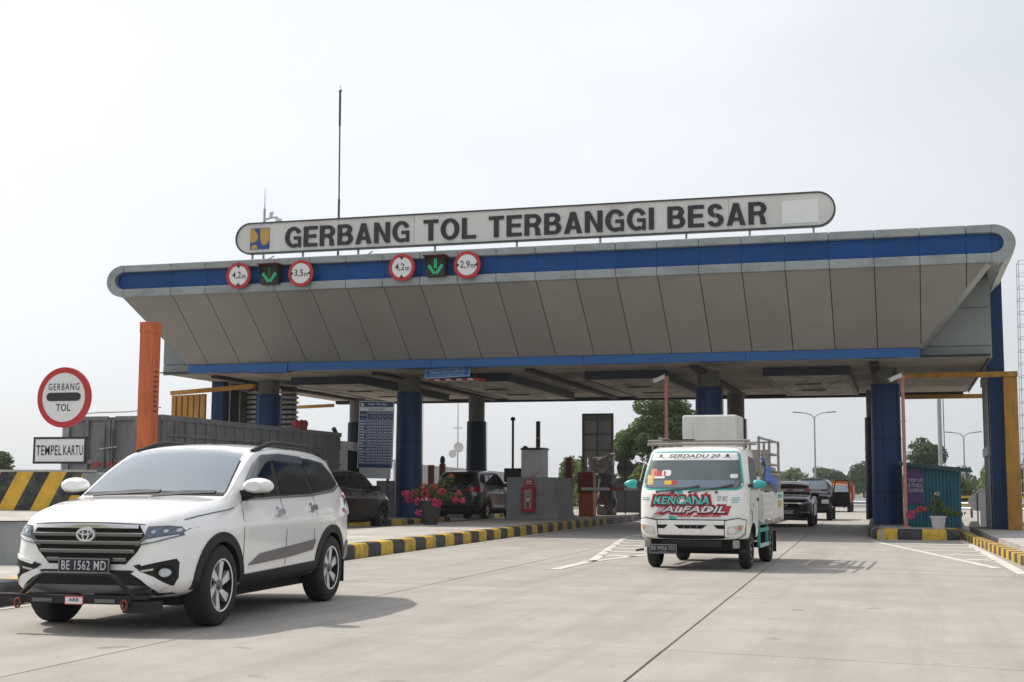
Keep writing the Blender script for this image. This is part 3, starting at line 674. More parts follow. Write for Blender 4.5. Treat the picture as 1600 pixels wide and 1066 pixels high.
# ------------------------------------------------------------------ round limit signs and lane lamps on the rim
def disc(mb, r, y0, y1, n=40, c=(0, 0)): return mb.prismy(circle(r, n, c), y0, y1)
def limit_sign(x, z, num, vertical, label):
    t = thing('limit_sign', label, 'road sign', (x, 33.9, z), 0, 'round limit signs on the canopy rim')
    disc(MB(), .365, -.02, .02).build('sign_disc', 'white', t, smooth=True, ang=30)
    ring_mb(MB(), circle(.375, 40), circle(.285, 40), -.024, .025).build('red_border', 'red', t)
    for s_ in (1, -1):
        tri = [(-.075, .30 * s_), (.075, .30 * s_), (0, .205 * s_)] if vertical else [(.30 * s_, -.07), (.30 * s_, .07), (.215 * s_, 0)]
        MB().prismy(tri, -.028, -.019).build('arrow_mark', 'black', t)
    text_obj(num, 'number_text', 'black', t, lambda a, b, d: (a - .055, -.026, b), width=.27, height=.22, bold=.006)
    text_obj('m', 'unit_text', 'black', t, lambda a, b, d: (a + .165, -.026, b - .045), width=.115, height=.10, bold=.004)
    MB().box(-.03, .03, .02, .12, -.2, .2).build('bracket', 'steel', t)
limit_sign(-17.9, 7.15, '4,2', True, 'round red bordered 4,2 m height sign, leftmost on the canopy rim')
limit_sign(-15.98, 7.14, '3,5', False, 'round sign reading 3,5 m right of the left green arrow')
limit_sign(-12.98, 7.18, '4,2', True, 'round red bordered 4,2 m height sign, third from the left on the rim')
limit_sign(-11.11, 7.17, '2,9', False, 'round sign reading 2,9 m, rightmost on the rim')
def lane_lamp(x, z, label, stem):
    t = thing('lane_lamp', label, 'signal lamp', (x, 33.86, z), 0, 'lane arrow lamps on the canopy rim')
    MB().box(-.27, .27, 0, .28, -.27, .27, .015).build('housing', 'led_house', t)
    MB().prismx([(-.20, .29), (.0, .275), (.25, .275), (.25, .30), (.0, .30)], -.33, .33).build('hood', 'redbrown', t)
    for s_ in (-1, 1): MB().prismx([(-.14, .27), (0, .27), (0, -.1)], s_ * .27 - .006, s_ * .27 + .006).build('hood_side', 'led_house', t)
    def stroke(p, q, w_, n_):
        p = Vector(p); q = Vector(q)
        for k in range(n_):
            c_ = p.lerp(q, (k + .5) / n_)
            for o_ in (-w_, w_):
                d = (q - p).normalized(); cc = c_ + Vector((-d.y, d.x)) * o_
                mb_.lathe([(.021, -.006), (.014, -.014)], 7, (cc.x, 0, cc.y), 'y')
    mb_ = MB(); stroke((-.20, .04), (-.02, -.20), .022, 8); stroke((.20, .04), (.02, -.20), .022, 8)
    if stem: stroke((0, .22), (0, -.05), .022, 7)
    else: stroke((0, .2), (0, -.05), .0, 4)
    o = mb_.build('led_arrow', 'led', t); o['kind'] = 'stuff'
lane_lamp(-16.93, 7.14, 'green lane arrow lamp between the 4,2 m and 3,5 m signs', False)
lane_lamp(-12.0, 7.16, 'green lane arrow lamp beside the 2,9 m sign', True)

# ------------------------------------------------------------------ hanging height sign, tariff board
hs = thing('hanging_height_sign', 'small blue sign reading TINGGI MAKS hanging under the canopy edge', 'sign', (-12.63, 36.75, 4.53))
hs.rotation_euler = (0, math.radians(-2.2), 0)
MB().box(-.70, .70, 0, .03, -.145, .145, .01).build('sign_plate', 'sky_blue', hs)
ring_mb(MB(), [(-.68, -.125), (.68, -.125), (.68, .125), (-.68, .125)], [(-.665, -.11), (.665, -.11), (.665, .11), (-.665, .11)], -.004, .002).build('white_line', 'pale', hs)
text_obj('TINGGI MAKS 4.200 mm', 'sign_text', 'pale', hs, lambda a, b, d: (a, -.004, b + .035), width=1.10, height=.085, bold=.008)
text_obj('DI ATAS ITU TIDAK DIPERKENANKAN', 'small_text', 'pale', hs, lambda a, b, d: (a, -.004, b - .062), width=1.0, height=.042)
for x in (-.5, .5): MB().tube([(x, .02, .14), (x, .02, .35)], .01, 6).build('hanger', 'dsteel', hs)
hb = thing('height_bar', 'red and white striped height bar hanging behind the small blue sign', 'height bar', (-12.55, 37.3, 4.36))
for k in range(9):
    MB().prismz([(-.75 + k * .17, -.25), (-.75 + (k + 1) * .17, -.25), (-.67 + (k + 1) * .17, .25), (-.67 + k * .17, .25)], -.03, .03).build('stripe_board', 'white' if k % 2 else 'red', hb)
for x in (-.5, .6): MB().tube([(x, 0, .03), (x, 0, .30)], .012, 6).build('hanger', 'dsteel', hb)
tb = thing('tariff_board', 'tall dark blue toll tariff table board beside the second blue column', 'tariff board', (-15.38, 38.0, .295))
tb.rotation_euler = (0, math.radians(1.2), 0)
TW, T0, T1 = .56, 1.5, 3.53
MB().box(-TW, TW, 0, .06, T0, T1, .01).build('board_panel', 'text_blue', tb)
ring_mb(MB(), [(-TW, T0), (TW, T0), (TW, T1), (-TW, T1)], [(-TW + .018, T0 + .018), (TW - .018, T0 + .018), (TW - .018, T1 - .018), (-TW + .018, T1 - .018)], -.006, .004).build('white_frame', 'pale', tb)
text_obj('TARIF TOL (Rp)', 'title_text', 'pale', tb, lambda a, b, d: (a + .02, -.004, b + T1 - .10), width=.62, height=.085, bold=.01)
MB().box(-.50, -.42, -.004, .002, T1 - .155, T1 - .06).build('title_logo', 'pale', tb)
MB().box(-TW + .02, TW - .02, -.003, .002, T1 - .30, T1 - .175).build('heading_band', 'pale', tb)
text_obj('GOLONGAN', 'heading_text', 'black', tb, lambda a, b, d: (a + .0, -.006, b + T1 - .24), width=.52, height=.075, bold=.008)
text_obj('TUJUAN', 'column_text', 'pale', tb, lambda a, b, d: (a - .43, -.004, b + T1 - .42), width=.22, height=.06, bold=.008)
cols = [-.29, -.12, .05, .22, .39]
for k, c_ in enumerate(cols):
    MB().box(c_ - .004, c_ + .004, -.004, .002, T0 + .15, T1 - .31).build('grid_line', 'pale', tb)
    text_obj('GOL', 'column_text', 'pale', tb, lambda a, b, d: (a + c_ + .085, -.004, b + T1 - .355), width=.12, height=.045, bold=.008)
    text_obj(['I', 'II', 'III', 'IV', 'V'][k], 'column_text', 'pale', tb, lambda a, b, d: (a + c_ + .085, -.004, b + T1 - .46), height=.06, bold=.005)
NR = 17
for r_ in range(NR):
    z = T1 - .55 - r_ * (T1 - .55 - T0 - .14) / (NR - 1)
    MB().box(-TW + .02, TW - .02, -.004, .002, z - .003, z + .003).build('grid_line', 'pale', tb)
    if r_ < NR - 1:
        mb = MB(); w_ = random.uniform(.13, .21); mb.box(-.52, -.52 + w_, -.0045, .002, z - .062, z - .04)
        for c_ in cols:
            w_ = random.uniform(.09, .12); mb.box(c_ + .085 - w_ / 2, c_ + .085 + w_ / 2, -.0045, .002, z - .06, z - .042)
        o = mb.build('price_row', 'pale', tb); o['kind'] = 'stuff'
for x in (-.4, .4): MB().box(x - .035, x + .035, .07, .14, 0, T1 - .05).build('board_post', 'dsteel', tb)
MB().box(-.5, .5, .02, .07, 1.2, 1.5).build('lower_sheet', 'shed', tb)

# ------------------------------------------------------------------ left approach sign on post
ls = thing('toll_ahead_sign', 'round red bordered GERBANG TOL sign on a grey post', 'road sign', (-11.05, 16.0, .23))
MB().tube([(0, .06, 0), (0, .06, 2.4)], .045, 12).build('post', 'steel', ls, smooth=True)
disc(MB(), .41, -.02, .02, 56, (0, 2.18)).build('sign_disc', 'white', ls, smooth=True, ang=30)
ring_mb(MB(), circle(.415, 56, (0, 2.18)), circle(.338, 56, (0, 2.18)), -.024, .025).build('red_border', 'red', ls)
MB().prismy(stadium(-.27, .27, 2.13, 2.245, 8), -.026, -.018).build('black_bar', 'black', ls)
text_obj('GERBANG', 'sign_text', 'black', ls, lambda a, b, d: (a, -.023, b + 2.325), width=.49, height=.095, bold=.006, space=1.25)
text_obj('TOL', 'sign_text', 'black', ls, lambda a, b, d: (a + .0, -.023, b + 2.04), width=.225, height=.10, bold=.012, space=1.1)
ts = thing('card_sign', 'white rectangular sign with black border reading TEMPEL KARTU', 'road sign', (-11.07, 15.98, 1.505))
MB().box(-.41, .41, -.015, .015, 0, .36, .012).build('sign_plate', 'white', ts)
ring_mb(MB(), [(-.415, -.003), (.415, -.003), (.415, .363), (-.415, .363)], [(-.385, .027), (.385, .027), (.385, .333), (-.385, .333)], -.019, .018).build('black_border', 'black', ts)
text_obj('TEMPEL', 'sign_text', 'black', ts, lambda a, b, d: (a - .165, -.0185, b + .18), width=.40, height=.135, bold=.010, space=1.1)
text_obj('KARTU', 'sign_text', 'black', ts, lambda a, b, d: (a + .215, -.0185, b + .18), width=.31, height=.135, bold=.010, space=1.1)
# crash block with hazard stripes
cb = thing('crash_block', 'grey concrete crash block with yellow and black hazard stripes at the left edge', 'barrier', (0, 0, 0))
BX0, BX1, BY, BZ0, BZ1 = -14.0, -10.42, 15.6, .86, 1.385
up = MB(); up.prismy([(BX0, BZ0), (BX1 + .03, BZ0), (BX1, BZ1 - .03), (BX1 - .03, BZ1), (BX0, BZ1)], BY, BY + 2.2); up.build('upper_block', 'conc', cb)
MB().box(BX0, BX1 - .01, BY - .006, BY + .3, BZ1 + .002, BZ1 + .03).build('cap', 'concl', cb)
sw = .255; slant = .30
def strip_poly(x0):
    return [(x0, BZ0), (x0 + sw, BZ0), (x0 + sw + slant, BZ1), (x0 + slant, BZ1)]
def clipx(poly, xmax):
    res = []
    for k in range(len(poly)):
        p, q = poly[k], poly[(k + 1) % len(poly)]
        if p[0] <= xmax: res.append(p)
        if (p[0] <= xmax) != (q[0] <= xmax):
            t = (xmax - p[0]) / (q[0] - p[0]); res.append((xmax, p[1] + (q[1] - p[1]) * t))
    return res
mbl = mat('hazard_yellow', (0.62, 0.36, 0.03), 0.6, var=0.12, scale=3, dirt='#6b5a3a', dirt_amt=0.35, dirt_scale=(7, 7, 7))
mbk = mat('hazard_black', (0.018, 0.018, 0.02), 0.6, var=0.2, scale=4, dirt='#9a958c', dirt_amt=0.28, dirt_scale=(9, 9, 9))
for k in range(12):
    poly = clipx(strip_poly(-10.73 - k * sw), BX1 - .02)
    if len(poly) > 2: MB().prismy(poly, BY - .008, BY + .002).build('hazard_stripe', mbl if k % 2 == 0 else mbk, cb)
lo = MB()
lo.add([(-14, 13.55, .0), (-10.2, 14.3, .0), (-9.95, 15.2, .0), (-9.95, 18, .0), (-14, 18, .0),
        (-14, 13.65, .74), (-10.3, 14.4, .76), (-10.05, 15.25, .84), (-10.05, 18, .86), (-14, 18, .86), (-14, BY + .3, .87), (-10.15, BY + .3, .87)],
       [(0, 1, 6, 5), (1, 2, 7, 6), (2, 3, 8, 7), (3, 4, 9, 8), (4, 0, 5, 9), (5, 6, 11, 10), (6, 7, 11), (7, 8, 11), (8, 9, 10, 11), (4, 3, 2, 1, 0), (5, 10, 9)])
lob = lo.build('lower_block', 'conc', cb)
MB().add([(-14, 13.6, .752), (-10.32, 14.36, .772), (-10.06, 15.2, .853), (-10.14, BY, .874), (-14, BY, .874)], [(0, 1, 2, 3, 4)]).build('ledge_top', 'concl', cb)

# ------------------------------------------------------------------ steel frames at both ends
def frame_tower(x, y, z0, s_, label, name='frame_tower'):
    t = thing(name, label, 'tower', (x, y, z0))
    MB().box(-.10 if s_ > 0 else -.32, .32 if s_ > 0 else .10, 0, .30, 0, 7.3).build('blue_post', 'colblue', t)
    MB().box(-.12, .10, .35, 3.0, 0, 6.8).build('dark_web', 'coldark', t)
    for k in range(4): MB().bar((-.14 * s_, .4 + .7 * k, 0), (-.14 * s_, .4 + .7 * k, 6.8), .03).build('white_cable', 'pale', t)
    for z in (2.05, 4.15): MB().box(-.17, .12, .3, 3.0, z, z + .25).build('cross_plate', 'steel', t)
    return t
rt = frame_tower(2.46, 39.8, .145, 1, 'dark blue tower post at the right end of the canopy')
yf = thing('yellow_portal', 'yellow steel portal beside the kiosk and the right tower', 'portal', (0, 0, 0))
MB().box(2.70, 3.06, 39.2, 39.45, .147, 4.32, .01).build('post', 'yellow', yf)
MB().box(.05, 3.08, 39.18, 39.32, 4.325, 4.475, .01).build('beam', 'yellow', yf)
MB().box(.1, 2.9, 47.0, 47.14, 4.26, 4.40, .01).build('beam', 'yellow', yf)
MB().box(2.62, 2.80, 47.0, 47.16, .1, 4.255).build('post', 'yellow', yf)
lt = frame_tower(-21.62, 39.9, .295, -1, 'blue tower post at the left end of the canopy behind the grey truck')
cd = thing('coiled_duct', 'pair of silver ribbed cylinders beside the left blue tower', 'duct')
cd.location = (-20.95, 41.2, .295)
for k, x in enumerate((0.0, 1.05)):
    MB().lathe([(.26, 0), (.26, 4.3)], 20, (x, .3 * k, 0)).build('duct_core', 'dsteel', cd, smooth=True)
    for q in range(24): MB().lathe([(.27, 0), (.34, .04), (.34, .07), (.27, .11)], 20, (x, .3 * k, .25 + .165 * q), cap=False).build('rib', 'silver', cd, smooth=True)
lf = thing('yellow_slat_frame', 'yellow steel beam with a row of short upright slats left of the canopy', 'frame', (0, 0, 0))
MB().bar((-22.65, 38.55, 4.22), (-19.7, 38.55, 4.40), .14, .13).build('beam', 'yellow', lf)
MB().bar((-23.0, 47.5, 4.28), (-20.9, 47.5, 4.35), .12, .12).build('beam', 'yellow', lf)
for k in range(6): MB().box(-22.60 + .21 * k, -22.46 + .21 * k, 38.5, 38.62, 3.35, 4.14 + .008 * k).build('slat', 'yellow', lf)
MB().box(-21.72, -21.48, 38.48, 38.64, .295, 3.40).build('post', 'orange', lf)
MB().box(-22.63, -21.35, 38.52, 38.60, 3.27, 3.345).build('lower_rail', 'yellow', lf)
op = thing('orange_pillar', 'tall square orange steel pillar with capped top in front of the grey truck', 'pillar', (-14.62, 24.0, .1))
MB().box(-.15, .15, -.15, .15, .35, 4.2, .003).build('shaft', 'orange', op)
MB().box(-.158, .158, -.158, .158, 4.2, 4.42, .004).build('cap', 'orange', op)
MB().box(-.35, .35, -.35, .35, 0, .35, .03).build('footing', 'conc', op)
for k in range(9): MB().box(.151, .157, -.06, .06, 2.6 + .1 * k, 2.625 + .1 * k).build('vent_slot', 'led_house', op)

# ------------------------------------------------------------------ equipment on the median island
pb = thing('plaster_block', 'grey plastered crash block holding the red extinguisher box', 'barrier', (-11.55, 42.0, .235))
bp = [(-.82, 0), (.90, 0), (.80, 1.30), (.74, 1.34), (-.76, 1.34), (-.80, 1.30)]
MB().prismy(bp, 0, 2.2).build('block', 'conc', pb, smooth=False)
ex = thing('extinguisher_box', 'red fire extinguisher box hanging on the grey crash block', 'extinguisher box', (-11.6, 41.97, .46))
ring_mb(MB(), [(-.21, 0), (.21, 0), (.22, .82), (-.22, .82)], [(-.12, .10), (.12, .10), (.13, .72), (-.13, .72)], -.16, .02).build('case', 'extred', ex)
MB().box(-.13, .13, -.01, .02, .09, .73).build('back_plate', 'redbrown', ex)
MB().lathe([(.065, 0), (.07, .05), (.07, .36), (.03, .43), (.03, .5)], 14, (0, -.08, .13)).build('extinguisher', 'extred', ex, smooth=True)
MB().box(-.05, .05, -.155, -.148, .35, .45).build('paper_label', 'white', ex)
MB().box(-.14, .14, -.135, -.13, .095, .725).build('window', mat('clear_cover', (.35, .33, .33), .1, var=.2, scale=8), ex)
MB().box(-.15, .15, -.03, .02, .85, 1.05).build('top_sign', 'red', ex)
for zz in (.90, .97): MB().box(-.11, .11, -.036, -.029, zz, zz + .03).build('sign_line', 'pale', ex)
wc = thing('white_cabinet', 'white equipment cabinet numbered 01 on top of the grey crash block', 'cabinet', (-11.62, 42.5, 1.575))
MB().box(-.40, .32, 0, .75, 0, .90, .015).build('body', 'cabw', wc)
MB().prismx([(-.06, .902), (.8, .902), (.8, .96), (.2, .975), (-.06, .93)], -.42, .34).build('lid', 'dsteel', wc)
MB().lathe([(.10, 0), (.08, .05), (.02, .08)], 14, (-.3, .15, .955)).build('vent_cap', 'dsteel', wc)
text_obj('01', 'number_text', 'steel', wc, lambda a, b, d: (a - .24, -.003, b + .70), width=.16, height=.13, bold=.0)
for k in range(2): MB().prismy([(-.06 + .1 * k, .0), (-.03 + .1 * k, .0), (.06 + .1 * k, .2), (.04 + .1 * k, .2)], -.004, .001).build('red_stripe', 'red', wc)
sp = thing('striped_post', 'black square post with yellow bands behind the white cabinet', 'post', (-11.82, 43.9, .235))
MB().box(-.06, .06, -.06, .06, 0, 3.24).build('shaft', 'led_house', sp)
for k in range(3): MB().box(-.064, .064, -.064, .064, 2.3 + .17 * k, 2.37 + .17 * k).build('yellow_band', ['yellow', 'redbrown', 'yellow'][k], sp)
for nm, x, y, z0, h_, m_, lab in (('camera_pole', -13.69, 47.3, .1, 3.6, 'led_house', 'thin black camera pole behind the dark grey van'),):
    t = thing(nm, lab, 'pole', (x, y, z0)); MB().tube([(0, 0, 0), (0, 0, h_)], .045, 8).build('pole_tube', m_, t, smooth=True)
    MB().lathe([(.05, 0), (.09, .03), (.09, .10), (.04, .14)], 12, (0, 0, h_ - .02)).build('pole_camera', m_, t, smooth=True)
    MB().box(-.3, .55, -.1, .3, 1.35, 1.85).build('pole_cabinet', 'led_house', t)
rp1 = thing('red_post', 'dark red square bollard post on the median island', 'post', (-11.72, 47.9, .235))
MB().box(-.11, .11, -.11, .11, 0, 2.1, .008).build('shaft', 'redbrown', rp1); MB().box(-.2, .2, -.2, .2, 0, .03).build('base_plate', 'dsteel', rp1)
bg_ = thing('barrier_gate', 'orange barrier gate box with raised white and red arm across the lane', 'barrier gate', (-10.98, 47.6, .235))
MB().box(-.27, .27, -.2, .3, 0, .82, .015).build('cabinet', 'orange', bg_)
MB().box(-.33, .24, -.1, .38, .82, 1.58, .015).build('upper_cabinet', 'redbrown', bg_)
for k in range(10):
    MB().box(-.15 + .52 * k, -.15 + .52 * (k + 1), -.30, -.25, .93, 1.03).build('arm_section', 'red' if k % 4 == 2 else 'white', bg_)
MB().box(1.95, 2.06, -.32, -.2, -.05, 1.2).build('arm_rest', 'rail', bg_)
wm = thing('wrapped_machine', 'toll machine wrapped in crumpled clear plastic sheet', 'machine', (-10.95, 50.0, .235))
bm = bmesh.new(); bmesh.ops.create_grid(bm, x_segments=2, y_segments=2, size=1); bm.free()
def crumple(x0, x1, y0, y1, z0, z1, n=10, amp=.06):
    mb = MB(); rings = []
    for k in range(n + 1):
        z = z0 + (z1 - z0) * k / n; q = []
        for a in range(20):
            t = 2 * PI * a / 20; cx, sx_ = math.cos(t), math.sin(t)
            r_ = 1 / max(abs(cx), abs(sx_)); r_ = r_ * .92
            q.append(((x0 + x1) / 2 + (x1 - x0) / 2 * cx * r_ + random.uniform(-amp, amp), (y0 + y1) / 2 + (y1 - y0) / 2 * sx_ * r_ + random.uniform(-amp, amp), z + random.uniform(-amp, amp)))
        rings.append(q)
    V = [p for q in rings for p in q]; Fc = []
    for k in range(n):
        for a in range(20): Fc.append((k * 20 + a, k * 20 + (a + 1) % 20, (k + 1) * 20 + (a + 1) % 20, (k + 1) * 20 + a))
    Fc += [tuple(range(20))[::-1], tuple(n * 20 + a for a in range(20))]
    return mb.add(V, Fc)
crumple(-.55, .30, -.3, .3, 1.55, 2.15, 6).build('wrapped_head', 'wrap', wm)
crumple(-.15, .5, -.25, .35, .0, 1.5, 9).build('wrapped_body', mat('wrap_dark', (.10, .10, .10), .3, var=.5, scale=9, bump=.9, bscale=14), wm)
crumple(.15, .45, -.2, .2, 1.4, 2.3, 7, .05).build('wrapped_pole', 'wrap', wm)
for a, b in (((-.2, -.33, 1.2), (.2, -.33, .5)), ((-.05, -.33, 1.15), (.33, -.33, .2))): MB().bar(a, b, .05, .02).build('red_tape', 'redbrown', wm)
cn = thing('traffic_cone', 'small orange traffic cone beside the dark red post', 'traffic cone', (-12.3, 50.2, .235))
MB().box(-.18, .18, -.18, .18, 0, .04).build('base', 'cone', cn); c_ = MB().lathe([(.13, .04), (.03, .68), (.02, .70)], 16).build('cone_body', 'cone', cn, smooth=True)
MB().lathe([(.101, .22), (.074, .38)], 16, cap=False).build('white_sleeve', 'white', cn, smooth=True)
bf = thing('information_board', 'back of a tall board on a dark steel frame behind the wrapped machine', 'board', (-11.55, 52.0, .235))
ring_mb(MB(), [(-.64, 1.75), (.62, 1.75), (.62, 3.95), (-.64, 3.95)], [(-.56, 1.83), (.54, 1.83), (.54, 3.87), (-.56, 3.87)], -.05, .05).build('outer_frame', 'dsteel', bf)
for z in (2.5, 3.13, 3.72): MB().box(-.56, .54, -.045, .0, z - .02, z + .02).build('cross_rail', 'dsteel', bf)
MB().box(-.05, .03, -.06, -.0, 0, 3.87).build('spine', 'dsteel', bf)
for k, (xa, xb) in enumerate(((-.56, -.05), (.03, .54))):
    for za, zb in ((1.83, 2.48), (2.52, 3.11), (3.15, 3.70), (3.74, 3.87)): MB().box(xa, xb, .005, .02, za, zb).build('back_sheet', mat('sheet_back', (.22, .22, .22), .55, var=.2, scale=2), bf)
rb = thing('round_road_sign', 'dark back of a round road sign with plate left of the small truck', 'road sign', (-10.66, 53.0, .235))
disc(MB(), .35, -.01, .01, 36, (0, 1.82)).build('sign_disc', 'dsteel', rb, smooth=True, ang=30)
MB().box(-.36, .36, -.012, .012, 1.27, 1.41).build('plate', 'dsteel', rb); MB().box(-.03, .03, -.05, -.012, 0, 2.2).build('post', 'led_house', rb)
MB().box(-.34, .34, -.03, -.012, 1.80, 1.84).build('cross_bar', 'led_house', rb)
db = thing('dark_booth', 'low dark walled booth base behind the barrier arm', 'booth', (-10.9, 56.0, .235))
MB().box(-1.0, 1.0, 0, 3.5, 0, 1.28).build('wall', 'dwall', db); MB().box(-1.05, 1.05, -.05, 3.55, 1.282, 1.36).build('ledge', 'colgry', db)
MB().box(-.95, -.9, -.05, -.003, 0, 1.28).build('corner_post', 'rail', db)
pb2 = thing('booth_block', 'grey concrete booth block behind the tariff board', 'barrier', (-15.75, 40.9, .295))
MB().box(-.7, .35, 0, .9, 0, 1.15, .02).build('block', 'conc', pb2)
for x, z, lab in ((-16.45, 1.95, 'red brown post left of the dark grey van, taller of two'), (-16.02, 2.0, 'red brown post just behind the dark grey van with lamp top')):
    t = thing('brown_post', lab, 'post', (x, 46.2, .1), 0, 'red brown posts by the shed'); MB().box(-.09, .09, -.09, .09, 0, z).build('shaft', 'redbrown', t)
    if '1' and x > -16.1: MB().lathe([(.06, 0), (.10, .06), (.09, .2), (.03, .28)], 10, (0, 0, z)).build('lamp_top', 'led_house', t)
sh = thing('corrugated_shed', 'pale corrugated sheet shed far behind the columns', 'shed', (-22.5, 58.0, .1))
for k in range(40): MB().prismz([(k * .14, 0), (k * .14 + .05, -.03), (k * .14 + .09, -.03), (k * .14 + .139, 0), (k * .14 + .139, .04), (k * .14, .04)], 0, 2.3 - .012 * k).build('wall_sheet', 'shed', sh)
MB().box(0, 5.6, .05, 3.5, 0, 1.8).build('shed_body', 'shed', sh); MB().prismx([(-.2, 2.3), (3.6, 2.6), (3.6, 2.68), (-.2, 2.38)], -.1, 0.0).build('roof_edge', 'steel', sh)
am = thing('antenna_mast', 'thin far antenna mast with two small white dishes', 'antenna', (-23.4, 70.0, -.1))
MB().tube([(0, 0, 0), (0, 0, 6.0)], [.05, .02], 6).build('mast_tube', 'steel', am)
for x, z, r_ in ((.12, 3.55, .28), (-.22, 3.2, .22)):
    MB().lathe([(.02, 0), (r_ * .6, -.05), (r_, -.12), (r_, -.10)], 16, (x, -.1, z), 'y').build('dish', 'cabw', am, smooth=True)
MB().box(-.25, .25, -.02, .02, 4.6, 4.64).build('cross_arm', 'steel', am)

# ------------------------------------------------------------------ kiosk side
ks = thing('kiosk', 'small teal corrugated kiosk with sloping roof beside the right column', 'kiosk', (0, 0, .245))
ks.location = (.02, 37.0, .245); ks.rotation_euler = (0, 0, 0)
kw, kd, kh = 1.40, 2.3, 1.45
n_ = 16
for k in range(n_):
    x0 = kw * k / n_; w_ = kw / n_
    zt_ = kh + .17 * (1 - (k + .5) / n_)
    MB().prismz([(x0 + .002, 0), (x0 + .022, -.022), (x0 + w_ * .62, -.022), (x0 + w_ * .62 + .02, 0), (x0 + w_ - .002, 0), (x0 + w_ - .002, .03), (x0 + .002, .03)], .0, zt_).build('wall_sheet', 'teal', ks)
MB().prismy([(.002, 0), (kw - .002, 0), (kw - .002, kh - .01), (.002, kh + .15)], .032, kd).build('kiosk_body', 'teal', ks)
MB().prismy([(-.14, kh + .215), (kw + .26, kh + .035), (kw + .26, kh + .075), (-.14, kh + .255)], -.22, kd + .2).build('roof_sheet', mat('roof_teal', (.012, .06, .07), .5, var=.2), ks)
MB().prismy([(-.14, kh + .16), (kw + .26, kh - .025), (kw + .26, kh + .03), (-.14, kh + .21)], -.2, -.17).build('roof_fascia', mat('roof_teal', (.012, .06, .07), .5), ks)
po = thing('topup_poster', 'purple poster reading TOP UP E-TOLL DISINI on the kiosk wall', 'poster', (.27, 36.965, .245))
MB().box(-.21, .21, -.012, -.002, .63, 1.52).build('poster_sheet', 'purple', po)
ring_mb(MB(), [(-.22, .62), (.22, .62), (.22, 1.53), (-.22, 1.53)], [(-.207, .633), (.207, .633), (.207, 1.517), (-.207, 1.517)], -.014, -.003).build('poster_frame', 'dsteel', po)
for k, s_ in enumerate(('TOP UP', 'E-TOLL', 'DISINI')): text_obj(s_, 'poster_text', 'pgrey', po, lambda a, b, d: (a + .02, -.0145, b + 1.22 - .13 * k), width=.36, height=.095, bold=.012)
def cctv(x, y, z0, h_, label):
    t = thing('camera_post', label, 'camera post', (x, y, z0), 0, 'pink camera posts in front of the columns')
    MB().tube([(0, 0, 0), (0, 0, h_)], .048, 10).build('post_tube', 'pink', t, smooth=True)
    MB().box(-.07, .07, -.07, .07, h_ - .12, h_ + .02).build('bracket', 'pink', t)
    cbm = MB(); cbm.bar((-.03, -.12, h_ + .0), (-.32, -.22, h_ - .14), .11, .10); co = cbm.build('camera_body', 'cabw', t)
    MB().bar((-.02, -.115, h_ + .055), (-.36, -.232, h_ - .10), .13, .015).build('sun_shield', 'cabw', co)
    MB().lathe([(.12, 0), (.12, .03), (.05, .05)], 12).build('base_flange', 'pink', t)
cctv(.03, 36.55, .245, 3.95, 'pink post with white camera in front of the teal kiosk')
cctv(-6.28, 37.0, .195, 4.12, 'pink post with white camera behind the small white truck')
wp = thing('white_post', 'short white square concrete post behind the kiosk', 'post', (2.5, 46.5, 0))
MB().box(-.14, .14, -.14, .14, 0, 1.22).build('shaft', 'cabw', wp); MB().box(-.18, .18, -.18, .18, 1.22, 1.27).build('cap', 'cabw', wp)
rb2 = thing('round_road_sign', 'pale back of a round road sign beyond the kiosk', 'road sign', (2.55, 52.0, -.02))
disc(MB(), .32, -.01, .01, 36, (0, .82)).build('sign_disc', mat('sheet_pale', (.40, .40, .40), .5), rb2, smooth=True, ang=30); MB().box(-.025, .025, -.05, -.011, 0, 1.15).build('post', 'dsteel', rb2)
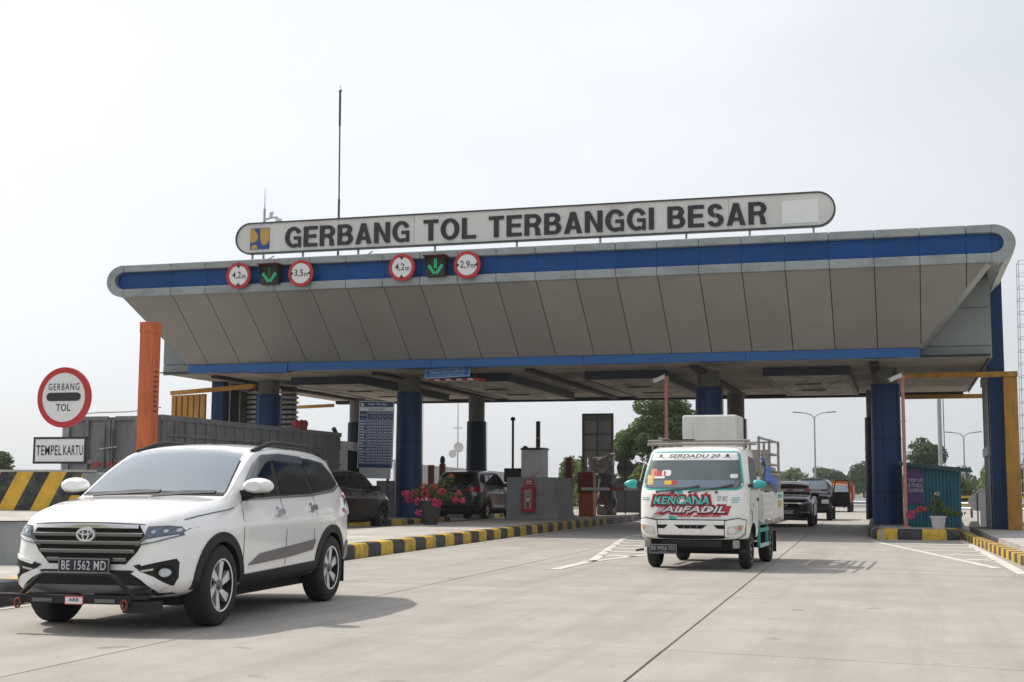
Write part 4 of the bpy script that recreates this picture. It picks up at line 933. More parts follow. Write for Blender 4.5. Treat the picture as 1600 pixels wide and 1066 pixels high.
# ------------------------------------------------------------------ vehicle tools
def interp(tab, y):
    if y <= tab[0][0]: return tab[0][1:]
    for a, b in zip(tab[:-1], tab[1:]):
        if y <= b[0]:
            t = (y - a[0]) / (b[0] - a[0]); return tuple(p + (q - p) * t for p, q in zip(a[1:], b[1:]))
    return tab[-1][1:]
class Shell:
    """smooth closed body lofted along y from lines (y,x,z); keeps a BVH so parts can be laid on its surface"""
    def __init__(s, lines, ys, level=2, wells=(), well_r=.4, axis='y', well_x=.48):
        V = []; n = len(lines); ring = 2 * n - 2
        for y in ys:
            pts = [interp(l, y) for l in lines]
            V += [(x, y, z) for x, z in pts] + [(-x, y, z) for x, z in pts[-2:0:-1]]
        if axis == 'z': V = [(x, z, y) for x, y, z in V]
        Fc = []
        for i in range(len(ys) - 1):
            for k in range(ring): Fc.append((i * ring + k, i * ring + (k + 1) % ring, (i + 1) * ring + (k + 1) % ring, (i + 1) * ring + k))
        m = len(ys) - 1
        def cap(o, flip):
            # quads bridging the two sides of the ring
            for k in range(n - 1):
                a, b = o + k, o + k + 1; c, d = o + (ring - k) % ring, o + (ring - k - 1) % ring
                f = [a, b, d, c]; f = [v for i, v in enumerate(f) if v not in f[:i]]
                Fc.append(tuple(f if flip else f[::-1]))
        cap(0, True); cap(m * ring, False)
        me = bpy.data.meshes.new('shell'); me.from_pydata(V, [], Fc)
        bm = bmesh.new(); bm.from_mesh(me); bmesh.ops.recalc_face_normals(bm, faces=bm.faces[:]); bm.to_mesh(me); bm.free()
        o = bpy.data.objects.new('shell', me); C.objects.link(o)
        if level: md = o.modifiers.new('s', 'SUBSURF'); md.levels = level; md.render_levels = level
        dg = bpy.context.evaluated_depsgraph_get(); ev = o.evaluated_get(dg); me2 = ev.to_mesh()
        s.bvh = BVHTree.FromPolygons([v.co.copy() for v in me2.vertices], [tuple(p.vertices) for p in me2.polygons]); ev.to_mesh_clear()
        s.obj = o; cutters = []; s.k = getattr(s, 'k', (1, 1, 1))
        for (wy, wz) in wells:
            for sx in (-1, 1):
                cm = MB(); cm.lathe([(well_r, sx * well_x), (well_r, sx * 1.3)], 40, (0, wy, wz), 'x'); co = cm.build('cutter', 'well'); cutters.append(co)
                b = o.modifiers.new('b', 'BOOLEAN'); b.operation = 'DIFFERENCE'; b.object = co; b.solver = 'EXACT'
                try: b.material_mode = 'TRANSFER'
                except Exception: pass
        s.cutters = cutters
    def finish(s, name, m, parent):
        me0 = s.obj.data; me0.materials.append(M[m]); dg = bpy.context.evaluated_depsgraph_get()
        me = bpy.data.meshes.new_from_object(s.obj.evaluated_get(dg)); me.name = name
        me.polygons.foreach_set('use_smooth', [True] * len(me.polygons)); me.set_sharp_from_angle(angle=math.radians(48))
        o = bpy.data.objects.new(name, me); C.objects.link(o); o.parent = parent
        for c_ in s.cutters: bpy.data.objects.remove(c_)
        bpy.data.objects.remove(s.obj)
        return o
    def hit(s, a, b, view):
        kx, ky, kz = s.k
        if view in 'fr': a, b = a * kx, b * kz
        elif view in 'sS': a, b = a * ky, b * kz
        else: a, b = a * kx, b * ky
        if view == 'f': o, d = Vector((a, -4, b)), Vector((0, 1, 0))
        elif view == 'r': o, d = Vector((a, 9, b)), Vector((0, -1, 0))
        elif view == 's': o, d = Vector((4, a, b)), Vector((-1, 0, 0))
        elif view == 'S': o, d = Vector((-4, a, b)), Vector((1, 0, 0))
        elif view == 't': o, d = Vector((a, b, 5)), Vector((0, 0, -1))
        p, nn, i, ds = s.bvh.ray_cast(o, d, 12)
        if p is None:
            q = o + d * 4; p, nn, i, ds = s.bvh.find_nearest(q)
        return p, d
    def lay(s, polys, view, name, m, parent, off=.006, skirt=.02, edge=.12, smooth=True, fan=None):
        """lay flat polygons on the surface; polys = list of outlines or (verts2d, faces)"""
        bm = bmesh.new()
        if isinstance(polys, tuple):
            vs = [bm.verts.new((a, b, 0)) for a, b in polys[0]]
            for f in polys[1]:
                try: bm.faces.new([vs[i] for i in f])
                except ValueError: pass
        else:
            for P in polys:
                vs = [bm.verts.new((a, b, 0)) for a, b in P]; bm.faces.new(vs)
        bmesh.ops.triangulate(bm, faces=bm.faces[:])
        for _ in range(6):
            E_ = [e for e in bm.edges if e.calc_length() > edge]
            if not E_: break
            bmesh.ops.subdivide_edges(bm, edges=E_, cuts=1); bmesh.ops.triangulate(bm, faces=[f for f in bm.faces if len(f.verts) > 3])
        bm.verts.index_update(); bm.edges.ensure_lookup_table()
        V = []; inner = []
        for v in bm.verts:
            p, d = s.hit(v.co.x, v.co.y, view); V.append(p - d * off); inner.append(p + d * skirt)
        Fc = [tuple(v.index for v in f.verts) for f in bm.faces]; n = len(V)
        for e in bm.edges:
            if len(e.link_faces) == 1: a, b = e.verts[0].index, e.verts[1].index; Fc.append((a, b, n + b, n + a))
        bm.free()
        mb = MB(); mb.add(V + inner, Fc); return mb.build(name, m, parent, smooth=smooth, ang=50)
    def text(s, body, cx, cz, view, name, m, parent, off=.008, **k):
        V, Fc = text2d(body, **k); sg = -1 if view in ('S', 'r') else 1
        if view == 's': pass
        return s.lay(([(sg * a + cx, b + cz) for a, b in V], Fc), view, name, m, parent, off=off, skirt=0.0, edge=.2, smooth=False)
def line_poly(pts, w):
    """outline quads of a polyline with width"""
    out = []; P = [Vector(p) for p in pts]
    L_, R_ = [], []
    for i, p in enumerate(P):
        d = (P[min(i + 1, len(P) - 1)] - P[max(0, i - 1)]).normalized(); n = Vector((-d.y, d.x)); ww = w[i] if isinstance(w, (list, tuple)) else w
        L_.append(p + n * ww / 2); R_.append(p - n * ww / 2)
    return [[tuple(L_[i]), tuple(L_[i + 1]), tuple(R_[i + 1]), tuple(R_[i])] for i in range(len(P) - 1)]
def mir(P): return [(-a, b) for a, b in P][::-1]
def wheel(parent, x, y, r, w, side, rim_r, spokes=6, style='twist', rim='silver', steer=0.0, label=None):
    """side +1: outer face towards +x"""
    h = bpy.data.objects.new('wheel', None); C.objects.link(h); h.parent = parent; h.location = (x, y, r); h.rotation_euler = (0, 0, steer)
    s_ = side
    prof = [(rim_r, -w / 2), (rim_r + .02, -w / 2), (r - .03, -w / 2 + .005), (r - .005, -w / 2 + .03), (r, -w / 4), (r, w / 4), (r - .005, w / 2 - .03), (r - .03, w / 2 - .005), (rim_r + .02, w / 2), (rim_r, w / 2 - .01)]
    MB().lathe(prof, 36, (0, 0, 0), 'x', cap=False).build('tyre', 'tyre', h, smooth=True, ang=60)
    MB().lathe([(rim_r + .004, s_ * (w / 2 - .004)), (rim_r - .012, s_ * (w / 2 - .008)), (rim_r - .02, s_ * (w / 2 - .05)), (rim_r - .03, -s_ * w / 3)], 36, (0, 0, 0), 'x', cap=False).build('rim_barrel', 'plastic', h, smooth=True, ang=60)
    MB().lathe([(rim_r - .02, s_ * (w / 2 - .11)), (.01, s_ * (w / 2 - .11))], 30, (0, 0, 0), 'x', cap=False).build('brake_disc', 'well', h)
    mb = MB(); xo = s_ * (w / 2 - .022); xi = s_ * (w / 2 - .06)
    for k in range(spokes):
        a0 = 2 * PI * k / spokes
        if style == 'twist':
            pts = [(.045, a0 - .5), (.055, a0 + .5), (rim_r - .010, a0 + .60), (rim_r - .010, a0 + .18)]
        else:
            pts = [(.04, a0 - .3), (.04, a0 + .3), (rim_r - .012, a0 + .13), (rim_r - .012, a0 - .13)]
        P = [(q * math.cos(t), q * math.sin(t)) for q, t in pts]
        mb.prism(P, lambda a, b: (xo if math.hypot(a, b) > .1 else xo - s_ * .012, a, b), lambda a, b: (xi, a, b))
    MB().lathe([(rim_r + .006, s_ * (w / 2 - .003)), (rim_r - .010, s_ * (w / 2 - .006))], 36, (0, 0, 0), 'x', cap=False).build('rim_lip', rim, h, smooth=True)
    mb.build('spokes', rim, h)
    MB().lathe([(.001, s_ * (w / 2 - .012)), (.035, s_ * (w / 2 - .012)), (.045, s_ * (w / 2 - .03)), (.06, s_ * (w / 2 - .06))], 18, (0, 0, 0), 'x', cap=False).build('hub_cap', 'gunmetal', h, smooth=True)
    return h
def arc_pts(cy, cz, r, a0, a1, n=24): return [(cy + r * math.cos(math.radians(a0 + (a1 - a0) * i / (n - 1))), cz + r * math.sin(math.radians(a0 + (a1 - a0) * i / (n - 1)))) for i in range(n)]

def suv_shell(L=4.42, W=1.70, Hh=1.68, fw=.82, rw=3.50, r=.345, wells=True):
    w = W / 2; sy = L / 4.42; h = Hh / 1.68
    def T(tab): return [(y * sy, x * w, z * h) for y, x, z in tab]
    bot = .24
    lines = [
        T([(0, 0, .32), (.12, 0, .27), (.6, 0, .25), (3.9, 0, .27), (4.42, 0, .40)]),
        T([(0, .58, .33), (.08, .72, .29), (.25, .86, .27), (.6, .93, .25), (3.8, .93, .27), (4.2, .84, .32), (4.42, .66, .42)]),
        T([(0, .66, .42), (.08, .80, .42), (.25, .93, .42), (.6, .975, .42), (3.8, .975, .44), (4.2, .90, .46), (4.42, .70, .50)]),
        T([(0, .68, .60), (.08, .82, .60), (.25, .945, .60), (.6, .985, .60), (3.8, .985, .62), (4.2, .92, .62), (4.42, .74, .66)]),
        T([(0, .64, .79), (.08, .78, .81), (.25, .92, .83), (.6, .975, .85), (1.2, 1.0, .86), (3.7, 1.0, .90), (4.15, .94, .92), (4.37, .76, .90)]),
        T([(0, .58, .885), (.08, .70, .935), (.25, .82, .98), (.6, .89, 1.03), (1.15, .935, 1.06), (2.5, .945, 1.08), (3.7, .945, 1.13), (4.12, .90, 1.16), (4.31, .76, 1.15)]),
        T([(0, .44, .91), (.08, .56, .97), (.25, .68, 1.025), (.6, .74, 1.085), (1.0, .83, 1.11), (1.12, .85, 1.15), (1.45, .815, 1.36), (1.85, .755, 1.565), (2.4, .735, 1.62), (3.5, .72, 1.60), (3.95, .70, 1.55), (4.12, .68, 1.40), (4.26, .68, 1.26)]),
        T([(0, .28, .925), (.08, .34, .985), (.25, .42, 1.045), (.6, .46, 1.105), (1.0, .52, 1.135), (1.12, .54, 1.165), (1.45, .52, 1.40), (1.85, .48, 1.625), (2.4, .46, 1.668), (3.5, .45, 1.645), (3.95, .44, 1.59), (4.12, .42, 1.43), (4.26, .42, 1.28)]),
        T([(0, 0, .93), (.08, 0, .99), (.25, 0, 1.05), (.6, 0, 1.11), (1.0, 0, 1.14), (1.12, 0, 1.17), (1.45, 0, 1.415), (1.85, 0, 1.64), (2.4, 0, 1.68), (3.5, 0, 1.66), (3.95, 0, 1.605), (4.12, 0, 1.44), (4.26, 0, 1.29)]),
    ]
    def between(a, b, f):
        ys_ = sorted({p[0] for p in a} | {p[0] for p in b}); out_ = []
        for y in ys_: pa, pb = interp(a, y), interp(b, y); out_.append((y,) + tuple(u * (1 - f) + v * f for u, v in zip(pa, pb)))
        return out_
    crease = between(lines[4], lines[5], .16); crease2 = between(lines[3], lines[4], .84); crease3 = between(lines[2], lines[3], .12)
    roofc = between(lines[5], lines[6], .93); roofd = between(lines[6], lines[7], .10)
    lines = lines[:3] + [crease3, lines[3], crease2, lines[4], crease, lines[5], roofc, lines[6], roofd] + lines[7:]
    # end caps of the upper lines lean back over the lower body
    lines = [l if l[-1][0] >= L - .001 else l + [(L, l[-1][1] * .97, l[-1][2] - .06)] for l in lines]
    ys = [y * sy for y in (0, .03, .08, .15, .25, .42, .6, .8, 1.0, 1.12, 1.28, 1.45, 1.65, 1.85, 2.1, 2.4, 2.8, 3.2, 3.5, 3.7, 3.95, 4.05, 4.12, 4.2, 4.26, 4.34, 4.42)]
    sh_ = Shell(lines, ys, 2, ((fw, r + .005), (rw, r + .005)) if wells else (), r + .065)
    sh_.k = (W / 1.70, sy, h)
    return sh_

def side_parts(sh, car, sx, glass='glass', trim='plastic'):
    """windows, door lines, handles on one side; sx +1/-1"""
    v = 's' if sx > 0 else 'S'
    def P(pts): return list(pts)
    frame = P([(1.32, 1.115), (2.0, 1.135), (3.0, 1.155), (3.72, 1.205), (3.98, 1.27), (3.88, 1.39), (3.70, 1.50), (3.3, 1.535), (2.4, 1.56), (2.02, 1.545), (1.78, 1.45), (1.52, 1.29)])
    sh.lay([frame], v, 'window_frame', trim, car, .005, .01)
    for nm, poly in (('front_window', [(1.45, 1.14), (2.13, 1.155), (2.17, 1.505), (2.03, 1.51), (1.82, 1.425), (1.57, 1.265)]),
                     ('rear_window', [(2.24, 1.158), (3.02, 1.175), (2.93, 1.515), (2.27, 1.53)]),
                     ('quarter_window', [(3.12, 1.185), (3.70, 1.225), (3.92, 1.285), (3.83, 1.385), (3.66, 1.475), (3.03, 1.512)])):
        sh.lay([P(poly)], v, nm, glass, car, .009, .01)
    return v

# ------------------------------------------------------------------ white SUV in front
rush = thing('white_suv', 'white SUV with black cladding and steel bull bar in the foreground', 'car', (-6.47, 9.77, 0), math.radians(3.6))
sh = suv_shell(4.42, 1.68, 1.63, .80, 3.52)
P3 = 'wpaint'
for sx in (1, -1):
    v = side_parts(sh, rush, sx)
    sh.lay(line_poly([(1.30, 1.105), (2.0, 1.122), (3.0, 1.142), (3.74, 1.192), (4.0, 1.26)], .018), v, 'window_chrome', 'chrome', rush, .010, .01, .3)
    # rain visors over the doors
    sh.lay([[(1.50, 1.285), (1.76, 1.455), (2.0, 1.55), (2.4, 1.57), (3.0, 1.552), (2.99, 1.48), (2.24, 1.50), (2.06, 1.485), (1.85, 1.395), (1.62, 1.27)]], v, 'rain_visor', mat('smoked_visor', (.05, .052, .055), .2, var=.05, coat=.8), rush, .030, .02)
    for y0, y1 in ((.80, 0), (3.52, 1)):
        sh.lay(line_poly(arc_pts(y0, .35, .435, -14 if y1 == 0 else -20, 196, 26), .085), v, 'arch_cladding', 'plastic', rush, .014, .03)
    sh.lay([[(1.24, .30), (3.08, .30), (3.08, .46), (1.24, .42)]], v, 'sill_cladding', 'plastic', rush, .016, .03)
    sh.lay([[(1.36, .50), (2.35, .535), (2.95, .58), (3.03, .685), (2.35, .645), (1.62, .60)]], v, 'door_moulding', 'gunmetal', rush, .018, .02)
    mg = mat('shut_line', (.12, .12, .115), .8, var=0)
    for pts in ([(1.30, 1.10), (1.24, .85), (1.26, .42)], [(2.20, 1.13), (2.25, .8), (2.25, .46)], [(3.07, 1.15), (3.09, .95), (3.0, .78), (3.02, .62)]):
        sh.lay(line_poly(pts, .011), v, 'shut_line', mg, rush, .0025, .01, .2)
    sh.lay(line_poly([(.30, .945), (.5, .975), (.75, 1.0), (1.0, 1.02), (1.12, 1.04)], .009), v, 'bonnet_line', mg, rush, .003, .01, .1)
    for y, z in ((1.98, .955), (2.86, .985)):
        o = sh.lay([[(y, z), (y + .21, z + .012), (y + .215, z + .05), (y + .2, z + .065), (y + .015, z + .05)]], v, 'door_handle', 'chrome', rush, .030, .03)
        sh.lay([circle(.055, 16, (y + .09, z + .03))], v, 'handle_cup', 'chrome', o, .004, .01)
    # wing mirror
    px_, d_ = sh.hit(1.42, 1.14, v); xo = sx * (abs(px_.x) + .02)
    mm = MB(); cm = (xo + sx * .13, 1.36, 1.20); rings = []
    for k in range(9):
        t = k / 8; yy = -.12 + .22 * t; rr = math.sin(PI * min(1, max(.0, t * .85 + .12))) ** .6
        rings.append([(cm[0] + .145 * rr * math.cos(a) + sx * .02 * t, cm[1] + yy, cm[2] + .076 * rr * math.sin(a)) for a in [2 * PI * q / 16 for q in range(16)]])
    Vv = [p for r_ in rings for p in r_]; Ff = [(i * 16 + k, i * 16 + (k + 1) % 16, (i + 1) * 16 + (k + 1) % 16, (i + 1) * 16 + k) for i in range(8) for k in range(16)] + [tuple(range(16)), tuple(8 * 16 + k for k in range(16))]
    mo = mm.add(Vv, Ff).build('wing_mirror', P3, rush, smooth=True)
    MB().prismy([(xo - sx * .05, 1.06), (xo + sx * .03, 1.08), (xo + sx * .18, 1.135), (xo + sx * .02, 1.17), (xo - sx * .05, 1.16)], 1.34, 1.46).build('mirror_foot', 'plastic', mo)
    MB().prismy([(cm[0] - .12, 1.125), (cm[0] + .12, 1.125), (cm[0] + .09, 1.108), (cm[0] - .09, 1.108)], 1.26, 1.44).build('mirror_underside', 'plastic', mo)
    # roof rail
    rr_ = []
    for k in range(15):
        y = 1.92 + (3.85 - 1.92) * k / 14; p, d = sh.hit(sx * .60, y, 't'); lift = .055 * min(1, 4 * min(k, 14 - k) / 14 + .02); rr_.append((p.x, y, p.z + lift))
    MB().tube(rr_, .024, 8).build('roof_rail', 'plastic', rush, smooth=True)
    # head lamp
    q = sx
    lampo = [(.43 * q, .725), (.62 * q, .765), (.76 * q, .815), (.79 * q, .878), (.66 * q, .900), (.535 * q, .893), (.515 * q, .82)]
    ho = sh.lay([lampo], 'f', 'headlight', 'gunmetal', rush, .012, .03, .07)
    sh.lay([[(.52 * q, .80), (.62 * q, .812), (.752 * q, .838), (.775 * q, .872), (.66 * q, .890), (.55 * q, .882)]], 'f', 'lamp_glass', 'lensd', ho, .016, .005, .06)
    sh.lay([[(.455 * q, .738), (.60 * q, .770), (.735 * q, .815), (.74 * q, .826), (.53 * q, .785)]], 'f', 'indicator_strip', 'chrome', ho, .016, .005, .06)
    for t in (.58, .66, .73): sh.lay([circle(.014, 12, (t * q, .848 + (t - .58) * .08))], 'f', 'lamp_bulb', 'lens', ho, .021, .004)
    # fog lamp surround
    fo = sh.lay([[(.42 * q, .565), (.58 * q, .60), (.735 * q, .62), (.75 * q, .59), (.745 * q, .46), (.715 * q, .395), (.62 * q, .42), (.565 * q, .48), (.50 * q, .51)]], 'f', 'fog_surround', 'plastic', rush, .010, .03, .07)
    sh.lay([[(.48 * q, .590), (.73 * q, .645), (.735 * q, .622), (.50 * q, .565)]], 'f', 'chrome_strip', P3, fo, .022, .01, .08)
    sh.lay([[(.49 * q, .528), (.60 * q, .545), (.60 * q, .53), (.51 * q, .513)]], 'f', 'chrome_strip', 'chrome', fo, .020, .01, .08)
    sh.lay([circle(.062, 20, (.675 * q, .508))], 'f', 'fog_bezel', 'well', fo, .014, .01)
    sh.lay([circle(.036, 18, (.675 * q, .508))], 'f', 'fog_lamp', 'lens', fo, .020, .01)
    # tail lamp wraps round the corner
    tl = sh.lay([[(3.95, .97), (4.10, .92), (4.30, .95), (4.33, 1.12), (4.20, 1.19), (4.03, 1.15)]], v, 'tail_light', 'tail', rush, .016, .03)
    sh.lay([[(3.925, 1.0), (4.10, .93), (4.13, .98), (4.08, 1.10), (4.0, 1.12)]], v, 'tail_chrome', 'chrome', tl, .022, .02)
    sh.lay([[(3.90, .40), (4.30, .40), (4.36, .56), (4.10, .64), (3.98, .52)]], v, 'rear_cladding', 'gunmetal', rush, .012, .03)
# windscreen, rear window
wpoly = [(-.685, 1.175), (-.35, 1.185), (0, 1.19), (.35, 1.185), (.685, 1.175), (.63, 1.38), (.565, 1.555), (.3, 1.59), (0, 1.60), (-.3, 1.59), (-.565, 1.555), (-.63, 1.38)]
wsf = sh.lay([[(a * 1.02, b + (.008 if b > 1.3 else -.006)) for a, b in wpoly]], 'f', 'windscreen_seal', 'plastic', rush, .003, .01, .1)
sh.lay([wpoly], 'f', 'windscreen', 'wglass', rush, .008, .01, .08)
sh.lay([[(-.70, 1.145), (0, 1.155), (.70, 1.145), (.69, 1.176), (0, 1.188), (-.69, 1.176)]], 'f', 'cowl', 'plastic', rush, .009, .02, .1)
for pts in ([(-.58, 1.155), (-.2, 1.185), (.06, 1.19)], [(.05, 1.15), (.3, 1.18), (.60, 1.185)]): sh.lay(line_poly(pts, [.022, .035, .02]), 'f', 'wiper', 'black', rush, .030, .01, .2)
sh.lay([[(-.66, 1.22), (.66, 1.22), (.60, 1.50), (-.60, 1.50)]], 'r', 'rear_glass', 'glass', rush, .008, .01)
# grille
gr = sh.lay([[(-.46, .905), (.46, .905), (.52, .80), (.45, .68), (.35, .575), (-.35, .575), (-.45, .68), (-.52, .80)]], 'f', 'grille', 'well', rush, .006, .02, .1)
for z, w_ in ((.890, .462), (.822, .50), (.752, .485), (.682, .435), (.612, .365)):
    sh.lay([[(-w_, z - .014), (w_, z - .014), (w_ * .99, z + .014), (-w_ * .99, z + .014)]], 'f', 'grille_bar', 'gunmetal' if z < .88 else 'chrome', gr, .024, .02, .1)
    sh.lay([[(-w_, z + .009), (w_, z + .009), (w_ * .99, z + .016), (-w_ * .99, z + .016)]], 'f', 'grille_bar_edge', 'chrome', gr, .026, .01, .1)
def ell(rx, rz, c=(0, 0), n=28): return [(c[0] + rx * math.cos(2 * PI * i / n), c[1] + rz * math.sin(2 * PI * i / n)) for i in range(n)]
def ellring(sh_, rx, rz, c, w_, nm, m_, par, off=.045, view='f'):
    O = ell(rx, rz, c); I = ell(rx - w_, rz - w_, c); n = len(O)
    return sh_.lay([[O[k], O[(k + 1) % n], I[(k + 1) % n], I[k]] for k in range(n)], view, nm, m_, par, off, .01, .2)
em = ellring(sh, .085, .060, (0, .822), .014, 'emblem', 'silver', rush)
ellring(sh, .032, .055, (0, .822), .011, 'emblem_ring', 'silver', em, .048); ellring(sh, .062, .026, (0, .842), .010, 'emblem_ring', 'silver', em, .050)
# lower bumper
sh.lay([[(-.60, .475), (-.40, .525), (.40, .525), (.60, .475), (.66, .40), (.58, .345), (-.58, .345), (-.66, .40)]], 'f', 'lower_intake', 'plastic', rush, .008, .02, .1)
sh.lay([[(-.62, .33), (.62, .33), (.56, .40), (-.56, .40)]], 'f', 'skid_plate', 'gunmetal', rush, .018, .02, .1)
for q in (1, -1): sh.lay([[(.46 * q, .53), (.60 * q, .475), (.70 * q, .40), (.62 * q, .35), (.58 * q, .385), (.50 * q, .45), (.41 * q, .50)]], 'f', 'bumper_blade', P3, rush, .022, .02, .08)
sh.lay([[(-.80, .265), (.80, .265), (.78, .335), (-.78, .335)]], 'f', 'bumper_lip', 'plastic', rush, .012, .03, .1)
mg = mat('shut_line', (.12, .12, .115), .8)
sh.lay(line_poly([(-.50, .908), (-.25, .918), (0, .922), (.25, .918), (.50, .908)], .010), 'f', 'bonnet_line', mg, rush, .003, .01, .1)
pl = MB(); pl.box(-.235, .235, -.05, -.035, .475, .61, .006); plo = pl.build('number_plate', 'black', rush)
ring_mb(MB(), [(-.228, .482), (.228, .482), (.228, .603), (-.228, .603)], [(-.222, .488), (.222, .488), (.222, .597), (-.222, .597)], -.0525, -.049).build('plate_border', 'pgrey', plo)
text_parts('BE 1562 MD', 'plate_character', 'pale', plo, lambda a, b, d: (a, -.053, b + .548), width=.40, height=.075, bold=.008, space=1.1)
# bull bar
bb = MB(); bb.box(-.72, .62, -.20, -.12, .275, .305, .006); bb.box(-.56, .50, -.212, -.13, .235, .305, .006); bbo = bb.build('bull_bar', 'plastic', rush); bbo.location = (0, .045, .012)
MB().tube([(-.52, -.17, .29), (-.40, -.19, .39), (-.33, -.20, .455), (-.29, -.20, .47), (.29, -.20, .47), (.33, -.20, .455), (.40, -.19, .39), (.50, -.17, .29)], .02, 10).build('hoop', 'plastic', bbo, smooth=True)
MB().box(.42, .72, -.2, -.1, .17, .26).build('winch_bracket', 'plastic', bbo)
for x in (-.29, .27): MB().box(x - .09, x + .09, -.222, -.214, .248, .277, .003).build('led_bar', 'gunmetal', bbo)
MB().box(-.085, .085, -.224, -.214, .228, .295, .004).build('badge', 'red', bbo); MB().box(-.075, .075, -.227, -.223, .236, .287).build('badge_field', 'white', bbo)
text_obj('ARB', 'badge_text', 'black', bbo, lambda a, b, d: (a, -.2285, b + .268), width=.09, height=.028, bold=.02)
for x in (-.50, .45):
    MB().tube([(x + .025 * math.cos(t), -.235, .235 + .038 * math.sin(t)) for t in [2 * PI * k / 12 for k in range(13)]], .009, 6).build('shackle', 'redbrown', bbo)
MB().box(-.62, .62, .4, 3.9, .20, .34).build('underbody', 'well', rush)
for y in (.80, 3.52):
    for sx in (1, -1): wheel(rush, sx * .725, y, .348, .225, sx, .222, 6, 'twist', steer=0.0)
MB().box(.66, .82, 3.93, 3.95, .18, .42).build('mud_flap', 'plastic', rush); MB().box(-.82, -.66, 3.93, 3.95, .18, .42).build('mud_flap', 'plastic', rush)
sh.finish('body', P3, rush)
# ------------------------------------------------------------------ small white delivery truck
tr = thing('delivery_truck', 'small white flatbed truck with turquoise trim and red lettering on its front', 'truck', (-3.06, 20.08, 0), math.radians(-2.0))
zt = [(.45, .06, .78), (.49, .02, .80), (.6, .0, .815), (.85, .0, .82), (1.12, .04, .825), (1.22, .09, .82), (1.5, .25, .785), (1.72, .385, .745), (1.80, .46, .725), (1.845, .60, .66), (1.86, .85, .50)]
lt_ = []
for fx, fy, mode in ((0, 0, 0), (.45, .008, 0), (.78, .04, 0), (.94, .11, 0), (1.0, .26, 0), (1.0, .55, 0), (1.0, 1.25, 1), (1.0, 1.40, 1), (.95, 1.48, 1), (.5, 1.49, 1), (0, 1.49, 1)):
    lt_.append([(z, w_ * fx, (yf + fy) if mode == 0 else fy - (.05 if z > 1.8 else 0)) for z, yf, w_ in zt])
tsh = Shell(lt_, [.45, .47, .49, .53, .6, .72, .85, 1.0, 1.12, 1.18, 1.22, 1.36, 1.5, 1.62, 1.72, 1.77, 1.80, 1.83, 1.845, 1.86], 2, ((.80, .30),), .40, axis='z', well_x=.50)
def rrect(x0, x1, z0, z1, r_, x0t=None, x1t=None, n=5):
    """rounded quad with own top corners"""
    x0t = x0 if x0t is None else x0t; x1t = x1 if x1t is None else x1t
    out_ = []
    for (cx, cz, a0) in ((x1 - r_, z0 + r_, -90), (x1t - r_, z1 - r_, 0), (x0t + r_, z1 - r_, 90), (x0 + r_, z0 + r_, 180)):
        for k in range(n): a = math.radians(a0 + 90 * k / (n - 1)); out_.append((cx + r_ * math.cos(a), cz + r_ * math.sin(a)))
    return out_
tsh.lay([rrect(-.765, .765, 1.185, 1.775, .10, -.69, .69)], 'f', 'windscreen_trim', 'aqua', tr, .006, .01, .08)
tsh.lay([rrect(-.735, .735, 1.21, 1.757, .09, -.668, .668)], 'f', 'windscreen', mat('truck_windscreen', (.060, .080, .082), .06, var=.25, scale=3, spec=.8, coat=.6), tr, .011, .01, .08)
ban = tsh.lay([rrect(-.668, .668, 1.635, 1.748, .03, -.645, .645)], 'f', 'windscreen_banner', 'white', tr, .014, .005, .08)
tsh.text('SERDADU 20', 0, 1.700, 'f', 'banner_text', 'black', ban, .016, width=.78, height=.055, bold=.012, shear=.25)
tsh.text('GENERATION SQUAD', 0, 1.655, 'f', 'banner_small_text', 'pgrey', ban, .016, width=.62, height=.016)
for x in (-.52, .50):
    tsh.lay([circle(.026, 10, (x, 1.705))] + line_poly([(x - .06, 1.672), (x, 1.685), (x + .06, 1.668)], .008), 'f', 'banner_mark', 'dsteel', ban, .016, .003)
for nm, P_, m_ in (('dash_reflection_band', [(-.66, 1.225), (.66, 1.225), (.69, 1.33), (-.69, 1.33)], mat('dash_reflection', (.13, .17, .22), .1, var=.1, coat=.5)),):  # paler blue band on the glass, a reflection put in as colour
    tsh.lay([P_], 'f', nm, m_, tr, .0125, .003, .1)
for x, z, w_, h_, m_ in ((-.60, 1.455, .05, .05, 'cone'), (-.50, 1.43, .09, .04, 'red'), (-.40, 1.44, .07, .045, 'white'), (-.64, 1.375, .06, .035, 'ochre'), (-.50, 1.375, .08, .018, 'white'), (-.64, 1.30, .05, .04, 'ochre'), (-.36, 1.295, .06, .032, 'kyel'), (-.27, 1.295, .045, .03, 'red'), (.62, 1.395, .055, .03, 'white')):
    tsh.lay([rrect(x - w_, x + w_, z - h_, z + h_, min(w_, h_) * .6)], 'f', 'windscreen_sticker', m_, tr, .0155, .003)
for pts in ([(-.50, 1.165), (-.15, 1.20), (.12, 1.245)], [(-.02, 1.165), (.35, 1.21), (.62, 1.262)]):
    tsh.lay(line_poly(pts, [.014, .02, .03]), 'f', 'wiper', 'black', tr, .030, .008)
for x in (-.52, -.27, -.02, .38): tsh.lay([circle(.020, 10, (x, 1.155))], 'f', 'wiper_pivot', 'black', tr, .025, .02)
tsh.lay([[(-.38, 1.19), (-.22, 1.19), (-.15, 1.11), (-.32, .83), (-.45, .78), (-.62, .74), (-.5, .9)]], 'f', 'grey_swoosh', mat('pale_grey_vinyl', (.45, .44, .43), .5), tr, .004, .004)
tsh.lay([[(-.24, 1.195), (-.14, 1.195), (-.12, 1.14), (-.18, 1.10)]], 'f', 'aqua_swoosh', 'aqua', tr, .007, .004)
tsh.lay([[(-.34, .80), (-.24, .80), (-.18, .73), (-.32, .745)]], 'f', 'aqua_swoosh', 'aqua', tr, .007, .004)
